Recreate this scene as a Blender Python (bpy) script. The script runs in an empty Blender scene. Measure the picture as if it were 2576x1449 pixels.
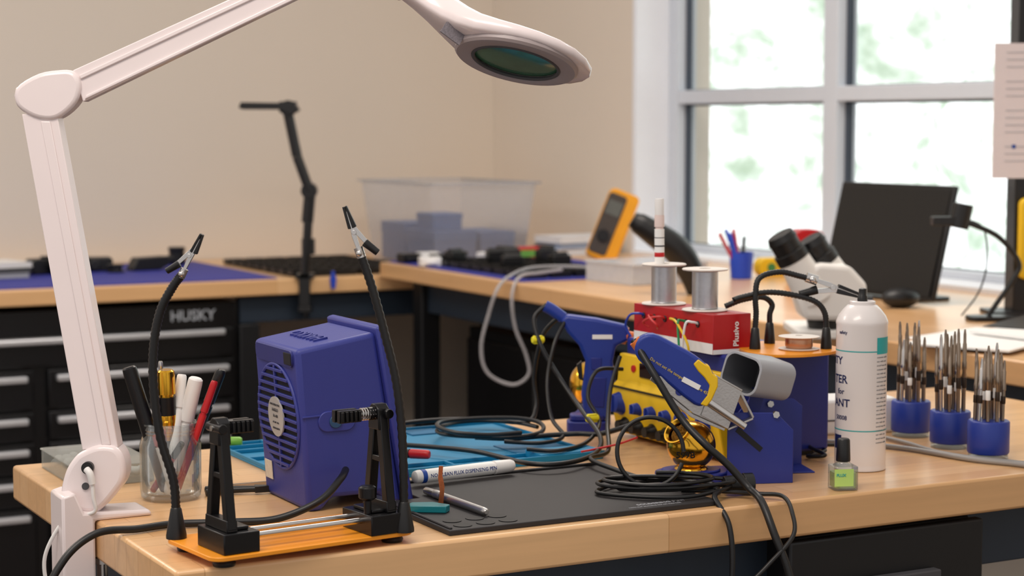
import bpy, math, random, bmesh
from mathutils import Vector, Matrix
random.seed(7)
RZ=math.radians(28.3); CA,SA=math.cos(RZ),math.sin(RZ)
def rm(a,b,z=0.0): return Vector((a*CA-b*SA,a*SA+b*CA,z))
T=.92; R=.96
scene=bpy.context.scene
COL=scene.collection
# ---------------------------------------------------------------- materials
def lin(c):
    o=[]
    for v in c:
        v=v/255.0
        o.append(v/12.92 if v<=.04045 else ((v+.055)/1.055)**2.4)
    return tuple(o)
MC={}
def mat(name,rgb,rough=.5,metal=0.,var=.08,scale=30.,bump=0.,coat=0.,spec=.5):
    if name in MC: return MC[name]
    m=bpy.data.materials.new(name); m.use_nodes=True; nt=m.node_tree; N=nt.nodes; L=nt.links
    p=N['Principled BSDF']; c=lin(rgb)
    tc=N.new('ShaderNodeTexCoord'); nz=N.new('ShaderNodeTexNoise'); nz.inputs['Scale'].default_value=scale; nz.inputs['Detail'].default_value=4
    L.new(tc.outputs['Object'],nz.inputs['Vector'])
    mx=N.new('ShaderNodeMix'); mx.data_type='RGBA'
    mx.inputs[6].default_value=(c[0]*(1-var),c[1]*(1-var),c[2]*(1-var),1)
    mx.inputs[7].default_value=(min(1,c[0]*(1+var)),min(1,c[1]*(1+var)),min(1,c[2]*(1+var)),1)
    L.new(nz.outputs['Fac'],mx.inputs[0]); L.new(mx.outputs[2],p.inputs['Base Color'])
    p.inputs['Roughness'].default_value=rough; p.inputs['Metallic'].default_value=metal
    p.inputs['Coat Weight'].default_value=coat; p.inputs['Specular IOR Level'].default_value=spec
    if bump:
        b=N.new('ShaderNodeBump'); b.inputs['Strength'].default_value=bump; b.inputs['Distance'].default_value=.002
        n2=N.new('ShaderNodeTexNoise'); n2.inputs['Scale'].default_value=scale*12
        L.new(tc.outputs['Object'],n2.inputs['Vector']); L.new(n2.outputs['Fac'],b.inputs['Height']); L.new(b.outputs['Normal'],p.inputs['Normal'])
    MC[name]=m; return m
def clear(name,rgb,amount=.15,rough=.05,gl=.1,fres=.6):
    if name in MC: return MC[name]
    m=bpy.data.materials.new(name); m.use_nodes=True; nt=m.node_tree; N=nt.nodes; L=nt.links
    N.remove(N['Principled BSDF']); out=N['Material Output']; c=lin(rgb)
    tr=N.new('ShaderNodeBsdfTransparent'); df=N.new('ShaderNodeBsdfDiffuse'); df.inputs[0].default_value=(*c,1)
    tr.inputs[0].default_value=(1-(1-c[0])*.25,1-(1-c[1])*.25,1-(1-c[2])*.25,1)
    gs=N.new('ShaderNodeBsdfGlossy'); gs.inputs['Roughness'].default_value=rough
    m1=N.new('ShaderNodeMixShader'); m2=N.new('ShaderNodeMixShader')
    nz=N.new('ShaderNodeTexNoise'); nz.inputs['Scale'].default_value=12
    mp=N.new('ShaderNodeMapRange'); mp.inputs['To Min'].default_value=amount*.85; mp.inputs['To Max'].default_value=min(1,amount*1.15)
    L.new(nz.outputs['Fac'],mp.inputs['Value']); L.new(mp.outputs[0],m1.inputs[0])
    L.new(tr.outputs[0],m1.inputs[1]); L.new(df.outputs[0],m1.inputs[2])
    fr=N.new('ShaderNodeLayerWeight'); fr.inputs['Blend'].default_value=.25
    ad=N.new('ShaderNodeMath'); ad.operation='MULTIPLY_ADD'; ad.inputs[1].default_value=fres; ad.inputs[2].default_value=gl*.3
    L.new(fr.outputs['Fresnel'],ad.inputs[0]); L.new(ad.outputs[0],m2.inputs[0])
    L.new(m1.outputs[0],m2.inputs[1]); L.new(gs.outputs[0],m2.inputs[2]); L.new(m2.outputs[0],out.inputs['Surface'])
    MC[name]=m; return m
def wood(name,c1,c2,axis=0,rough=.32):
    m=bpy.data.materials.new(name); m.use_nodes=True; nt=m.node_tree; N=nt.nodes; L=nt.links; p=N['Principled BSDF']
    tc=N.new('ShaderNodeTexCoord'); mp=N.new('ShaderNodeMapping')
    if axis==1: mp.inputs['Rotation'].default_value=(0,0,math.pi/2)
    L.new(tc.outputs['Object'],mp.inputs['Vector'])
    br=N.new('ShaderNodeTexBrick'); br.inputs['Scale'].default_value=1; br.inputs['Brick Width'].default_value=.55; br.inputs['Row Height'].default_value=.042
    br.inputs['Mortar Size'].default_value=.0006; br.offset=.37; br.inputs['Bias'].default_value=-.1
    a=lin(c1); b=lin(c2)
    br.inputs['Color1'].default_value=(*a,1); br.inputs['Color2'].default_value=(*b,1); br.inputs['Mortar'].default_value=(b[0]*.8,b[1]*.76,b[2]*.7,1)
    L.new(mp.outputs[0],br.inputs['Vector'])
    m2=N.new('ShaderNodeMapping'); m2.inputs['Scale'].default_value=(2.5,60,60) if axis==0 else (60,2.5,60)
    L.new(tc.outputs['Object'],m2.inputs['Vector'])
    nz=N.new('ShaderNodeTexNoise'); nz.inputs['Scale'].default_value=1.5; nz.inputs['Detail'].default_value=5; L.new(m2.outputs[0],nz.inputs['Vector'])
    mr=N.new('ShaderNodeMapRange'); mr.inputs['To Min'].default_value=.86; mr.inputs['To Max'].default_value=1.12; L.new(nz.outputs['Fac'],mr.inputs['Value'])
    mx=N.new('ShaderNodeMix'); mx.data_type='RGBA'; mx.blend_type='MULTIPLY'; mx.inputs[0].default_value=1
    L.new(br.outputs['Color'],mx.inputs[6]); L.new(mr.outputs[0],mx.inputs[7]); L.new(mx.outputs[2],p.inputs['Base Color'])
    p.inputs['Roughness'].default_value=rough; p.inputs['Coat Weight'].default_value=.25; p.inputs['Coat Roughness'].default_value=.18
    return m
WOOD=wood('maple_butcher_block',(228,184,134),(216,168,116),0)
WOODY=wood('maple_butcher_block_lengthwise',(224,178,128),(212,164,112),1)
WHT=mat('glossy_white_plastic',(236,224,224),.28,var=.02,coat=.3)
WHT2=mat('white_plastic',(232,230,228),.4,var=.03)
BLK=mat('black_plastic',(13,13,15),.38,var=.2)
BLKM=mat('black_anodised_metal',(16,16,19),.3,.3,var=.2)
RUB=mat('black_rubber_cable',(12,12,14),.42,var=.2)
SIL=mat('bright_steel',(204,202,200),.25,1.)
SILR=mat('brushed_steel',(192,190,188),.38,1.,bump=.1)
VIO=mat('violet_blue_plastic',(48,56,138),.48,var=.05,bump=.08)
BLU=mat('royal_blue_metal',(28,42,130),.4,var=.05)
BLU2=mat('royal_blue_plastic',(30,54,146),.4,var=.05)
YEL=mat('bright_yellow_plastic',(236,192,20),.42,var=.05)
ORG=mat('orange_powder_coat',(242,154,34),.35,var=.04)
GLD=mat('polished_gold',(232,176,56),.16,1.,var=.05)
BRS=mat('brass_wool',(170,125,55),.5,1.,var=.4,scale=400,bump=1)
RED=mat('red_card',(180,18,28),.35,var=.04)
REDP=mat('red_plastic',(190,24,30),.4)
WPAP=mat('white_print',(240,240,238),.6,var=.01)
TEAL=mat('teal_silicone',(0,124,168),.5,var=.05)
TEALD=mat('teal_silicone_dark',(0,100,144),.55,var=.05)
BMAT=mat('black_silicone',(34,32,34),.62,var=.15,scale=60)
BMAT2=mat('black_silicone_recess_shade',(14,14,15),.6,var=.15)
GRY=mat('light_grey_plastic',(162,164,170),.42,var=.03)
GRYI=mat('grey_plastic_shade',(104,106,112),.5,var=.03)
CYN=mat('teal_print',(40,165,165),.5); NAVY=mat('navy_print',(24,34,84),.5); BPR=mat('blue_print',(20,70,160),.5)
COPP=mat('copper_braid',(205,120,80),.4,1.,var=.3,scale=300)
DGR=mat('dark_grey_print',(70,70,74),.6)
MATB=mat('blue_esd_mat',(38,46,146),.6,var=.05)
ORR=mat('orange_red_plastic',(225,120,50),.4)
GLASS=clear('clear_glass',(225,235,235),.06,.02,.3)
BIN=clear('frosted_clear_plastic',(226,230,238),.2,.3,.1)
CLR=clear('clear_plastic_box',(225,234,232),.14,.1,.15)
MLK=clear('milky_white_plastic',(236,240,246),.5,.2,.15)
# ---------------------------------------------------------------- geometry builder
def cr(pts,res=8):
    P=[Vector(p) for p in pts]
    if len(P)<3: return P
    out=[]
    for i in range(len(P)-1):
        p0=P[max(i-1,0)];p1=P[i];p2=P[i+1];p3=P[min(i+2,len(P)-1)]
        for k in range(res):
            t=k/res
            out.append(.5*((2*p1)+(-p0+p2)*t+(2*p0-5*p1+4*p2-p3)*t*t+(-p0+3*p1-3*p2+p3)*t**3))
    out.append(P[-1]); return out
def smp(L,res=5):
    n=len(L); o=[]
    for i in range(n):
        p0,p1,p2,p3=(Vector(L[(i+k-1)%n]) for k in range(4))
        for k in range(res):
            t=k/res; v=.5*((2*p1)+(-p0+p2)*t+(2*p0-5*p1+4*p2-p3)*t*t+(-p0+3*p1-3*p2+p3)*t**3); o.append((v.x,v.y))
    return o
class G:
    def __init__(s): s.v=[];s.f=[];s.m=[]
    def add(s,vs,fs,mi=0,M=None):
        o=len(s.v)
        for v in vs:
            v=Vector(v); s.v.append(M@v if M else v)
        for f in fs: s.f.append([o+i for i in f]); s.m.append(mi)
        return s
    def box(s,cx,cy,cz,sx,sy,sz,mi=0,M=None):
        x,y,z=sx/2,sy/2,sz/2
        vs=[(cx+i*x,cy+j*y,cz+k*z) for i in(-1,1) for j in(-1,1) for k in(-1,1)]
        return s.add(vs,[(0,1,3,2),(4,6,7,5),(0,4,5,1),(2,3,7,6),(0,2,6,4),(1,5,7,3)],mi,M)
    def bb(s,x0,x1,y0,y1,z0,z1,mi=0,M=None): return s.box((x0+x1)/2,(y0+y1)/2,(z0+z1)/2,x1-x0,y1-y0,z1-z0,mi,M)
    def prism(s,poly,lo,hi,axis='y',mi=0,M=None):
        n=len(poly)
        if axis=='y': f=lambda p,t:(p[0],t,p[1])
        elif axis=='z': f=lambda p,t:(p[0],p[1],t)
        else: f=lambda p,t:(t,p[0],p[1])
        vs=[f(p,lo) for p in poly]+[f(p,hi) for p in poly]
        fs=[tuple(range(n)),tuple(range(2*n-1,n-1,-1))]+[(i,(i+1)%n,n+(i+1)%n,n+i) for i in range(n)]
        return s.add(vs,fs,mi,M)
    def lathe(s,prof,n=32,c=(0,0,0),mi=0,M=None,cap=True):
        vs=[];fs=[]
        for r,z in prof:
            for k in range(n):
                a=2*math.pi*k/n; vs.append((c[0]+r*math.cos(a),c[1]+r*math.sin(a),c[2]+z))
        for i in range(len(prof)-1):
            for k in range(n):
                k2=(k+1)%n; fs.append((i*n+k,i*n+k2,(i+1)*n+k2,(i+1)*n+k))
        if cap:
            fs.append(tuple(range(n-1,-1,-1))); b=(len(prof)-1)*n; fs.append(tuple(b+k for k in range(n)))
        return s.add(vs,fs,mi,M)
    def sweep(s,P,radii,n=10,mi=0,M=None):
        P=[Vector(p) for p in P]; vs=[];fs=[]
        t=(P[1]-P[0]).normalized(); u=t.orthogonal().normalized()
        for i,p in enumerate(P):
            if i==0: tt=(P[1]-P[0])
            elif i==len(P)-1: tt=P[-1]-P[-2]
            else: tt=P[i+1]-P[i-1]
            tt.normalize(); u=(u-tt*u.dot(tt)).normalized(); w=tt.cross(u); r=radii[i]
            for k in range(n):
                a=2*math.pi*k/n; vs.append(p+u*(r*math.cos(a))+w*(r*math.sin(a)))
        for i in range(len(P)-1):
            for k in range(n):
                k2=(k+1)%n; fs.append((i*n+k,i*n+k2,(i+1)*n+k2,(i+1)*n+k))
        fs.append(tuple(range(n-1,-1,-1))); b=(len(P)-1)*n; fs.append(tuple(b+k for k in range(n)))
        return s.add(vs,fs,mi,M)
    def cyl(s,p0,p1,r0,r1=None,n=20,mi=0,M=None): return s.sweep([p0,p1],[r0,r0 if r1 is None else r1],n,mi,M)
    def tube(s,pts,r,n=10,res=8,mi=0,M=None):
        P=cr(pts,res); return s.sweep(P,[r]*len(P),n,mi,M)
    def ball(s,c,r,sc=(1,1,1),n=20,mi=0,M=None):
        pr=[(max(1e-5,math.sin(math.pi*i/12)),-math.cos(math.pi*i/12)) for i in range(13)]
        MM=Matrix.Translation(c)@Matrix.Diagonal((r*sc[0],r*sc[1],r*sc[2],1))
        return s.lathe(pr,n,(0,0,0),mi,(M@MM) if M else MM)
    def torus(s,c,Rr,r,M=None,n=36,mi=0,m=10):
        vs=[];fs=[]
        for i in range(n):
            a=2*math.pi*i/n
            for j in range(m):
                b=2*math.pi*j/m; q=Rr+r*math.cos(b); vs.append((c[0]+q*math.cos(a),c[1]+q*math.sin(a),c[2]+r*math.sin(b)))
        for i in range(n):
            for j in range(m): fs.append((i*m+j,((i+1)%n)*m+j,((i+1)%n)*m+(j+1)%m,i*m+(j+1)%m))
        return s.add(vs,fs,mi,M)
    def xf(s,M): s.v=[M@v for v in s.v]; return s
    def sc(s,k): s.v=[v*k for v in s.v]; return s
def rz(d): return Matrix.Rotation(math.radians(d),4,'Z')
def ry(d): return Matrix.Rotation(math.radians(d),4,'Y')
def rx(d): return Matrix.Rotation(math.radians(d),4,'X')
def tr(x,y,z): return Matrix.Translation((x,y,z))
def rr(w,h,r,n=5,cx=0,cy=0):
    o=[]
    for (sx,sy,a0) in ((1,1,0),(-1,1,90),(-1,-1,180),(1,-1,270)):
        for k in range(n+1):
            a=math.radians(a0+90*k/n); o.append((cx+sx*(w/2-r)+r*math.cos(a),cy+sy*(h/2-r)+r*math.sin(a)))
    return o
def mesh(name,g,mats,parent=None,bev=0.,seg=2,label=None,ang=38,loc=None,rot=0.,cat=None,group=None,kind=None):
    me=bpy.data.meshes.new(name); me.from_pydata([tuple(v) for v in g.v],[],g.f)
    bm=bmesh.new(); bm.from_mesh(me); bmesh.ops.recalc_face_normals(bm,faces=bm.faces); bm.to_mesh(me); bm.free()
    for m in (mats if isinstance(mats,(list,tuple)) else [mats]): me.materials.append(m)
    for p,mi in zip(me.polygons,g.m): p.material_index=mi; p.use_smooth=True
    me.set_sharp_from_angle(angle=math.radians(ang))
    o=bpy.data.objects.new(name,me); COL.objects.link(o)
    if parent: o.parent=parent
    if loc is not None: o.location=loc
    o.rotation_euler=(0,0,rot)
    if bev:
        b=o.modifiers.new('bevel','BEVEL'); b.width=bev; b.segments=seg; b.limit_method='ANGLE'; b.angle_limit=math.radians(40)
    if label: o['label']=label
    if cat: o['category']=cat
    if group: o['group']=group
    if kind: o['kind']=kind
    return o
def thing(name,label,cat,loc,rot=0.,group=None):
    e=bpy.data.objects.new(name,None); COL.objects.link(e); e.empty_display_size=.02
    e.location=loc; e.rotation_euler=(0,0,rot); e['label']=label; e['category']=cat
    if group: e['group']=group
    return e
def copy_thing(o,loc,rot=None):
    n=o.copy(); COL.objects.link(n); n.location=loc
    if rot is not None: n.rotation_euler=(0,0,rot)
    for c in list(o.children):
        k=c.copy(); k.parent=n; COL.objects.link(k)
        for d in list(c.children):
            q=d.copy(); q.parent=k; COL.objects.link(q)
    return n
def textmesh(s,size,ext=.0002,align='LEFT',bold=False):
    cu=bpy.data.curves.new('txt','FONT'); cu.body=s; cu.size=size; cu.extrude=ext; cu.align_x=align; cu.resolution_u=2
    if bold: cu.offset=size*.018
    o=bpy.data.objects.new('txt',cu); COL.objects.link(o); dg=bpy.context.evaluated_depsgraph_get(); dg.update()
    me=bpy.data.meshes.new_from_object(o.evaluated_get(dg)); bpy.data.objects.remove(o); return me
def text(s,size,m,parent,loc,X,Y,name='lettering',align='LEFT',bold=False,ext=.0002):
    me=textmesh(s,size,ext,align,bold); X=Vector(X).normalized(); Y=Vector(Y).normalized(); N=X.cross(Y); loc=Vector(loc)
    for v in me.vertices: c=v.co.copy(); v.co=loc+X*c.x+Y*c.y+N*c.z
    me.materials.append(m); o=bpy.data.objects.new(name,me); COL.objects.link(o); o.parent=parent; return o
def text_cyl(s,size,m,parent,r,z,phi,name='lettering',bold=True):
    me=textmesh(s,size,.0001,'LEFT',bold)
    for v in me.vertices:
        c=v.co.copy(); a=phi+c.x/r; rr_=r+c.z; v.co=Vector((rr_*math.sin(a),-rr_*math.cos(a),z+c.y))
    me.materials.append(m); o=bpy.data.objects.new(name,me); COL.objects.link(o); o.parent=parent; return o
def struct(name,g,mats,bev=0.):
    o=mesh(name,g,mats,None,bev); o.rotation_euler=(0,0,RZ); o['kind']='structure'; return o
# ---------------------------------------------------------------- ROOM
WALL=mat('warm_beige_wall_paint',(226,215,200),.85,var=.02,scale=3,bump=.15)
REV=mat('white_reveal_paint',(238,242,248),.7,var=.02)
FRM=mat('pale_window_frame',(206,213,222),.45,var=.02)
GSK=mat('dark_window_gasket',(58,66,80),.5)
FLO=mat('speckled_grey_floor',(112,98,90),.35,var=.25,scale=14)
struct('floor',G().bb(-5,6,-3,6.1,-.1,0),FLO)
struct('wall_back',G().bb(-5,3.42,5.95,6.1,0,2.8),WALL)
gw=G(); A0,A1=3.13,3.42
gw.bb(A0,A1,5.02,5.949,0,2.8).bb(A0,A1,-3,2.55,0,2.8).bb(A0,A1,2.55,5.02,0,.955).bb(A0,A1,2.55,5.02,2.55,2.8)
struct('wall_right',gw,WALL)
struct('trim_1',G().bb(A0-.001,3.27,5.0,5.019,.957,2.549).bb(A0-.015,3.27,2.551,5.0,.957,.972),REV)
wf=G(); F0,F1=3.25,3.32
wf.bb(F0,F1,4.95,4.999,.972,2.54).bb(F0,F1,2.56,4.95,.972,.992)
for b0 in (4.156,3.386,2.616): wf.bb(F0,F1,b0,b0+.062,.992,2.54)
wf.bb(F0+.002,F1,2.56,4.95,1.426,1.468)
gs=G(); gp=G()
for b0,b1 in ((4.218,4.95),(3.448,4.156),(2.678,3.386)):
    for z0,z1 in ((.992,1.426),(1.468,2.54)):
        t=.008
        gs.bb(F0+.030,F1-.02,b1-t,b1-.0005,z0+.0005,z1-.0005).bb(F0+.04,F1-.02,b0+.0005,b0+.004,z0+.0005,z1-.0005)
        gs.bb(F0+.034,F1-.02,b0+.006,b1-t,z1-.006,z1-.0005).bb(F0+.04,F1-.02,b0+.006,b1-t,z0+.0005,z0+.003)
        gp.bb(F0+.042,F0+.046,b0+.004,b1-.008,z0+.003,z1-.006)
w=struct('window_1',wf,FRM,.003)
mesh('gasket',gs,GSK,w)
mesh('window_pane',gp,clear('window_glass',(240,248,248),.005,.01,.01,.15),w)
m=bpy.data.materials.new('glowing_foliage'); m.use_nodes=True; N=m.node_tree.nodes; L=m.node_tree.links; N.remove(N['Principled BSDF'])  # leaf daylight is built into the emission, which also helps light the room
em=N.new('ShaderNodeEmission'); tc=N.new('ShaderNodeTexCoord'); n1=N.new('ShaderNodeTexNoise'); n1.inputs['Scale'].default_value=3.4; n1.inputs['Detail'].default_value=8; n1.inputs['Roughness'].default_value=.68; n1.inputs['Distortion'].default_value=.15
r1=N.new('ShaderNodeValToRGB'); e=r1.color_ramp.elements; e[0].position=.30; e[0].color=(.26,.36,.25,1); e[1].position=.56; e[1].color=(1,1,1,1)
q=r1.color_ramp.elements.new(.42); q.color=(.47,.55,.46,1)
L.new(tc.outputs['Object'],n1.inputs['Vector']); L.new(n1.outputs['Fac'],r1.inputs[0]); L.new(r1.outputs[0],em.inputs[0]); em.inputs[1].default_value=2.1; L.new(em.outputs[0],N['Material Output'].inputs[0])
gf=G(); nb,nz_=60,30; vs=[];fs=[]
for i in range(nb):
    for k in range(nz_):
        b=1+14*i/(nb-1); z=-1+7*k/(nz_-1); vs.append((7.5+.5*math.sin(b*2.1+z)+random.uniform(-.25,.25),b,z))
for i in range(nb-1):
    for k in range(nz_-1): fs.append((i*nz_+k,(i+1)*nz_+k,(i+1)*nz_+k+1,i*nz_+k+1))
gf.add(vs,fs)
fo=mesh('foliage',gf,m,None); fo.rotation_euler=(0,0,RZ); fo['label']='dense pale green tree foliage outdoors, its daylight painted as glow'; fo['category']='foliage'; fo['kind']='stuff'
# ---------------------------------------------------------------- BENCHES
def room_thing(name,label,cat,a,b,z=0.,group=None): return thing(name,label,cat,rm(a,b,z),RZ,group)
def rmesh(name,g,mats,label,cat,a,b,z,bev=0.,group=None,rot=0.,kind=None): return mesh(name,g,mats,None,bev,label=label,cat=cat,loc=rm(a,b,z),rot=RZ+math.radians(rot),group=group,kind=kind)
STL=mat('dark_blue_grey_steel',(40,52,66),.5,.2)
STK=mat('near_black_steel',(18,19,22),.5,.2)
o=room_thing('workbench','maple butcher block workbench with dark steel legs','workbench',1.36,2.106)
mesh('bench_top',G().bb(-.784,.784,-.334,.334,.875,.92),WOOD,o,.004)
for x in(-.70,.72):
    for y in(-.27,.27): mesh('leg',G().bb(x-.03,x+.03,y-.03,y+.03,.02,.874).cyl((x,y,0),(x,y,.021),.02),STL,o,.003)
    mesh('brace',G().bb(x-.025,x+.025,-.24,.24,.78,.83),STL,o,.003)
mesh('rail',G().bb(-.67,.69,.24,.27,.79,.86),STL,o,.002)
mesh('rail',G().bb(-.67,.69,-.27,-.25,.79,.86),STL,o,.002)
dr=mesh('drawer',G().bb(-.02,.26,-.315,.2,.70,.87).bb(-.03,.27,-.33,-.314,.695,.868),STK,o,.003)
mesh('handle',G().bb(.05,.19,-.345,-.330,.80,.815),DGR,dr,.002)
o=room_thing('counter','long maple counter under the window on dark steel frame','counter',2.70,3.475)
mesh('counter_top',G().bb(-.425,.425,-1.59,1.57,R-.045,R),WOODY,o,.004)
for y in(-1.5,0,1.45):
    for x in (-.33,.33): mesh('leg',G().bb(x-.03,x+.03,y-.03,y+.03,0,R-.046),STK,o,.003)
mesh('rail',G().bb(-.34,-.31,-1.47,-.03,.82,.90),STL,o,.002)
mesh('rail',G().bb(-.34,-.31,.03,1.42,.82,.90),STL,o,.002)
o=room_thing('counter','maple back counter with dark blue steel frame','counter',.86,5.50)
mesh('counter_top',G().bb(-3.0,2.26,-.44,.445,T-.045,T),WOOD,o,.004)
mesh('rail',G().bb(1.0,2.2,-.40,-.37,.795,.87),STL,o,.002)
for x in(1.02,2.2):
    for y in (-.40,.33): mesh('leg',G().bb(x-.03,x+.03,y-.03,y+.03,0,.794 if y<0 else .87),STK,o,.003)
o=room_thing('cabinet','black steel storage cabinet beneath the window counter','cabinet',2.80,3.95)
mesh('body',G().bb(-.33,.28,-.38,.9,.0,.78),STK,o,.004)
for k in range(3): mesh('drawer',G().bb(-.348,-.331,-.36+k*.42,-.36+k*.42+.40,.08,.75),BLK,o,.003)
o=room_thing('tool_chest','black steel tool chest with long silver drawer handles','tool chest',.80,5.36)
CH=mat('gloss_black_steel',(10,10,13),.25,.1); HD=mat('satin_aluminium_handle',(215,216,220),.35,.7)
mesh('body',G().bb(-.9,1.05,-.27,.3,.0,.86),CH,o,.004)
cols=[(-.88,.46),(.50,1.03)]
zs=[.70,.585,.50,.41,.32,.09]
d=mesh('drawer',G().bb(-.88,1.03,-.292,-.271,.708,.79),CH,o,.004); mesh('handle',G().bb(-.6,1.0,-.312,-.293,.770,.787),HD,d,.004)
for x0,x1 in cols:
    for i in range(len(zs)-1):
        d=mesh('drawer',G().bb(x0,x1,-.292,-.271,zs[i+1]+.006,zs[i]),CH,o,.004)
        mesh('handle',G().bb(x0+.02,x1-.02,-.314,-.293,zs[i]-.032,zs[i]-.014),HD,d,.004)
mesh('lock',G().cyl((.16,-.272,.828),(.16,-.268,.828),.012),HD,o)
text('HUSKY',.042,mat('grey_badge',(170,175,182),.4,.2),o,(.85,-.274,.812),(1,0,0),(0,0,1),bold=True)
# ---------------------------------------------------------------- MAGNIFIER LAMP
S=.000449
lamp=thing('magnifier_lamp','white articulated magnifying lamp clamped to the bench edge','lamp',(-.470,2.10,T))
K=rz(28.3)
g=G().prism([(-.045,.03),(-.030,.034),(-.020,.010),(.055,.007),(.058,0),(-.008,0),(-.008,-.10),(.02,-.10),(.02,-.112),(-.045,-.112)],-.026,.026).xf(K)
mesh('clamp',g,WHT,lamp,.003)
mesh('screw',G().cyl((.006,0,-.10),(.006,0,-.05),.006).cyl((.006,0,-.053),(.006,0,-.046),.014).cyl((.006,0,-.14),(.006,0,-.112),.012).xf(K),SIL,lamp)
def px(L,x0,z0): return [(x-x0,z0-y) for x,y in L]
def lean(g):
    for v in g.v: v.y+=max(0,v.z-.02)*.086
    return g
bl=smp(px([(215,1120),(255,1105),(295,1108),(316,1130),(323,1165),(318,1195),(300,1222),(275,1252),(252,1272),(235,1274),(200,1268),(166,1256),(162,1232),(164,1205),(176,1165),(196,1135)],240,1290),3)
mesh('joint_housing',lean(G().prism(bl,-46,46).sc(S)),WHT,lamp,.006,3)
mesh('screw',lean(G().cyl((-15,-49,85),(-15,-45,85),9).sc(S)),DGR,lamp)
arm=px([(213,1118),(303,1112),(150,282),(62,282)],240,1290)
mesh('lower_arm',lean(G().prism(arm,-30,30).prism(px([(262,1105),(285,1105),(134,300),(110,300)],240,1290),-34,-29).sc(S)),WHT,lamp,.004,3)
el=smp(px([(44,232),(58,207),(105,181),(150,173),(184,173),(204,189),(211,215),(200,252),(168,284),(135,297),(92,290),(52,264)],240,1290),3)
mesh('elbow_joint',lean(G().prism(el,-38,38).sc(S)),WHT,lamp,.005,3)
mesh('elbow_seam',lean(G().prism(px([(40,243),(47,212),(70,222),(66,248)],240,1290),-30,30).sc(S)),WHT,lamp,.003)
ua=px([(188,173),(214,252),(905,-82),(880,-140)],240,1290)
mesh('upper_arm',lean(G().prism(ua,-26,26).prism(px([(222,235),(219,246),(890,-72),(888,-84)],240,1290),-31,-25).prism(px([(205,185),(209,196),(880,-115),(878,-127)],240,1290),-31,-25).sc(S)),WHT,lamp,.004,3)
mesh('elbow_joint',lean(G().prism(px([(860,-130),(905,-150),(950,-130),(965,-90),(940,-55),(890,-60),(862,-90)],240,1290),-40,40).cyl((660,0,1390),(780,0,1310),26).sc(S)),WHT,lamp,.005,3)
phi=math.radians(17); V=Vector((0,math.cos(phi),-math.sin(phi)))
st=[(975,-62,24,24),(1010,-38,34,30),(1050,-14,44,36),(1090,14,56,41),(1125,42,80,43),(1160,70,112,41),(1200,94,138,37),(1250,112,158,32),(1300,126,166,28),(1350,139,162,25),(1400,152,142,23),(1440,163,112,19),(1468,172,72,14),(1484,178,24,8)]
vs=[];fs=[];n=28
for i,(x,y,w_,h_) in enumerate(st):
    c=Vector((x-240,0,1290-y))
    a=st[max(0,i-1)];b=st[min(len(st)-1,i+1)]; Tn=Vector((b[0]-a[0],0,-(b[1]-a[1]))).normalized(); Nn=Tn.cross(V).normalized()
    if Nn.z<0: Nn=-Nn
    for k in range(n):
        t=2*math.pi*k/n; cx,sx=math.cos(t),math.sin(t)
        ex=.7 if sx>0 else .35
        vs.append(c+V*(w_*math.copysign(abs(cx)**.8,cx))+Nn*(h_*math.copysign(abs(sx)**ex,sx)*(1.1 if sx>0 else .8)))
for i in range(len(st)-1):
    for k in range(n): fs.append((i*n+k,i*n+(k+1)%n,(i+1)*n+(k+1)%n,(i+1)*n+k))
fs.append(tuple(range(n))); fs.append(tuple(len(vs)-n+k for k in range(n)))
hd=mesh('lamp_head',lean(G().add(vs,fs).sc(S)),WHT,lamp,0,ang=60)
Tn=Vector((1,0,-.22)).normalized(); Nd=Tn.cross(V).normalized()
if Nd.z>0: Nd=-Nd
V2=Nd.cross(Tn)
c0=Vector((1302-240,0,1290-127))+Nd*22
MM=Matrix(((Tn.x,V2.x,Nd.x,c0.x),(Tn.y,V2.y,Nd.y,c0.y),(Tn.z,V2.z,Nd.z,c0.z),(0,0,0,1)))
LG=mat('warm_grey_light_ring',(164,152,152),.4,var=.03)
mesh('light_ring',lean(G().lathe([(110,0),(110,6),(118,9),(152,8),(158,2),(158,-8),(110,-8)],48,M=MM,cap=False).sc(S)),LG,hd)
mesh('bezel',lean(G().torus((0,0,6),110,5,M=MM,n=48).sc(S)),DGR,hd)
LEN=mat('green_lens_glass',(62,108,84),.12,0,var=.7,scale=14,spec=.3)
mesh('lens',lean(G().lathe([(1,7),(50,5.5),(90,3),(108,0),(108,-6),(1,-6)],48,M=MM).sc(S)),LEN,hd)
c1=Vector((1140-240,-84,1290-84))
mesh('sticker',lean(G().box(0,0,0,58,5,30,M=tr(*c1)@ry(32)@rx(-17)@rz(14)).sc(S)),mat('printed_sticker',(120,114,120),.5,var=.6,scale=500),hd)
mesh('socket',lean(G().cyl((-8,-60,132),(-8,-46,132),15).sc(S)),BLK,lamp)
mesh('power_cable',G().tube([(-8,-58,130),(2,-66,120),(8,-66,95)],9).tube([(8,-66,100),(10,-68,60),(14,-66,30),(-5,-62,18),(-60,-60,5),(-100,-62,-50),(-118,-60,-110),(-105,-55,-190),(-60,-50,-300)],5).sc(S),WHT2,lamp)
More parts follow.
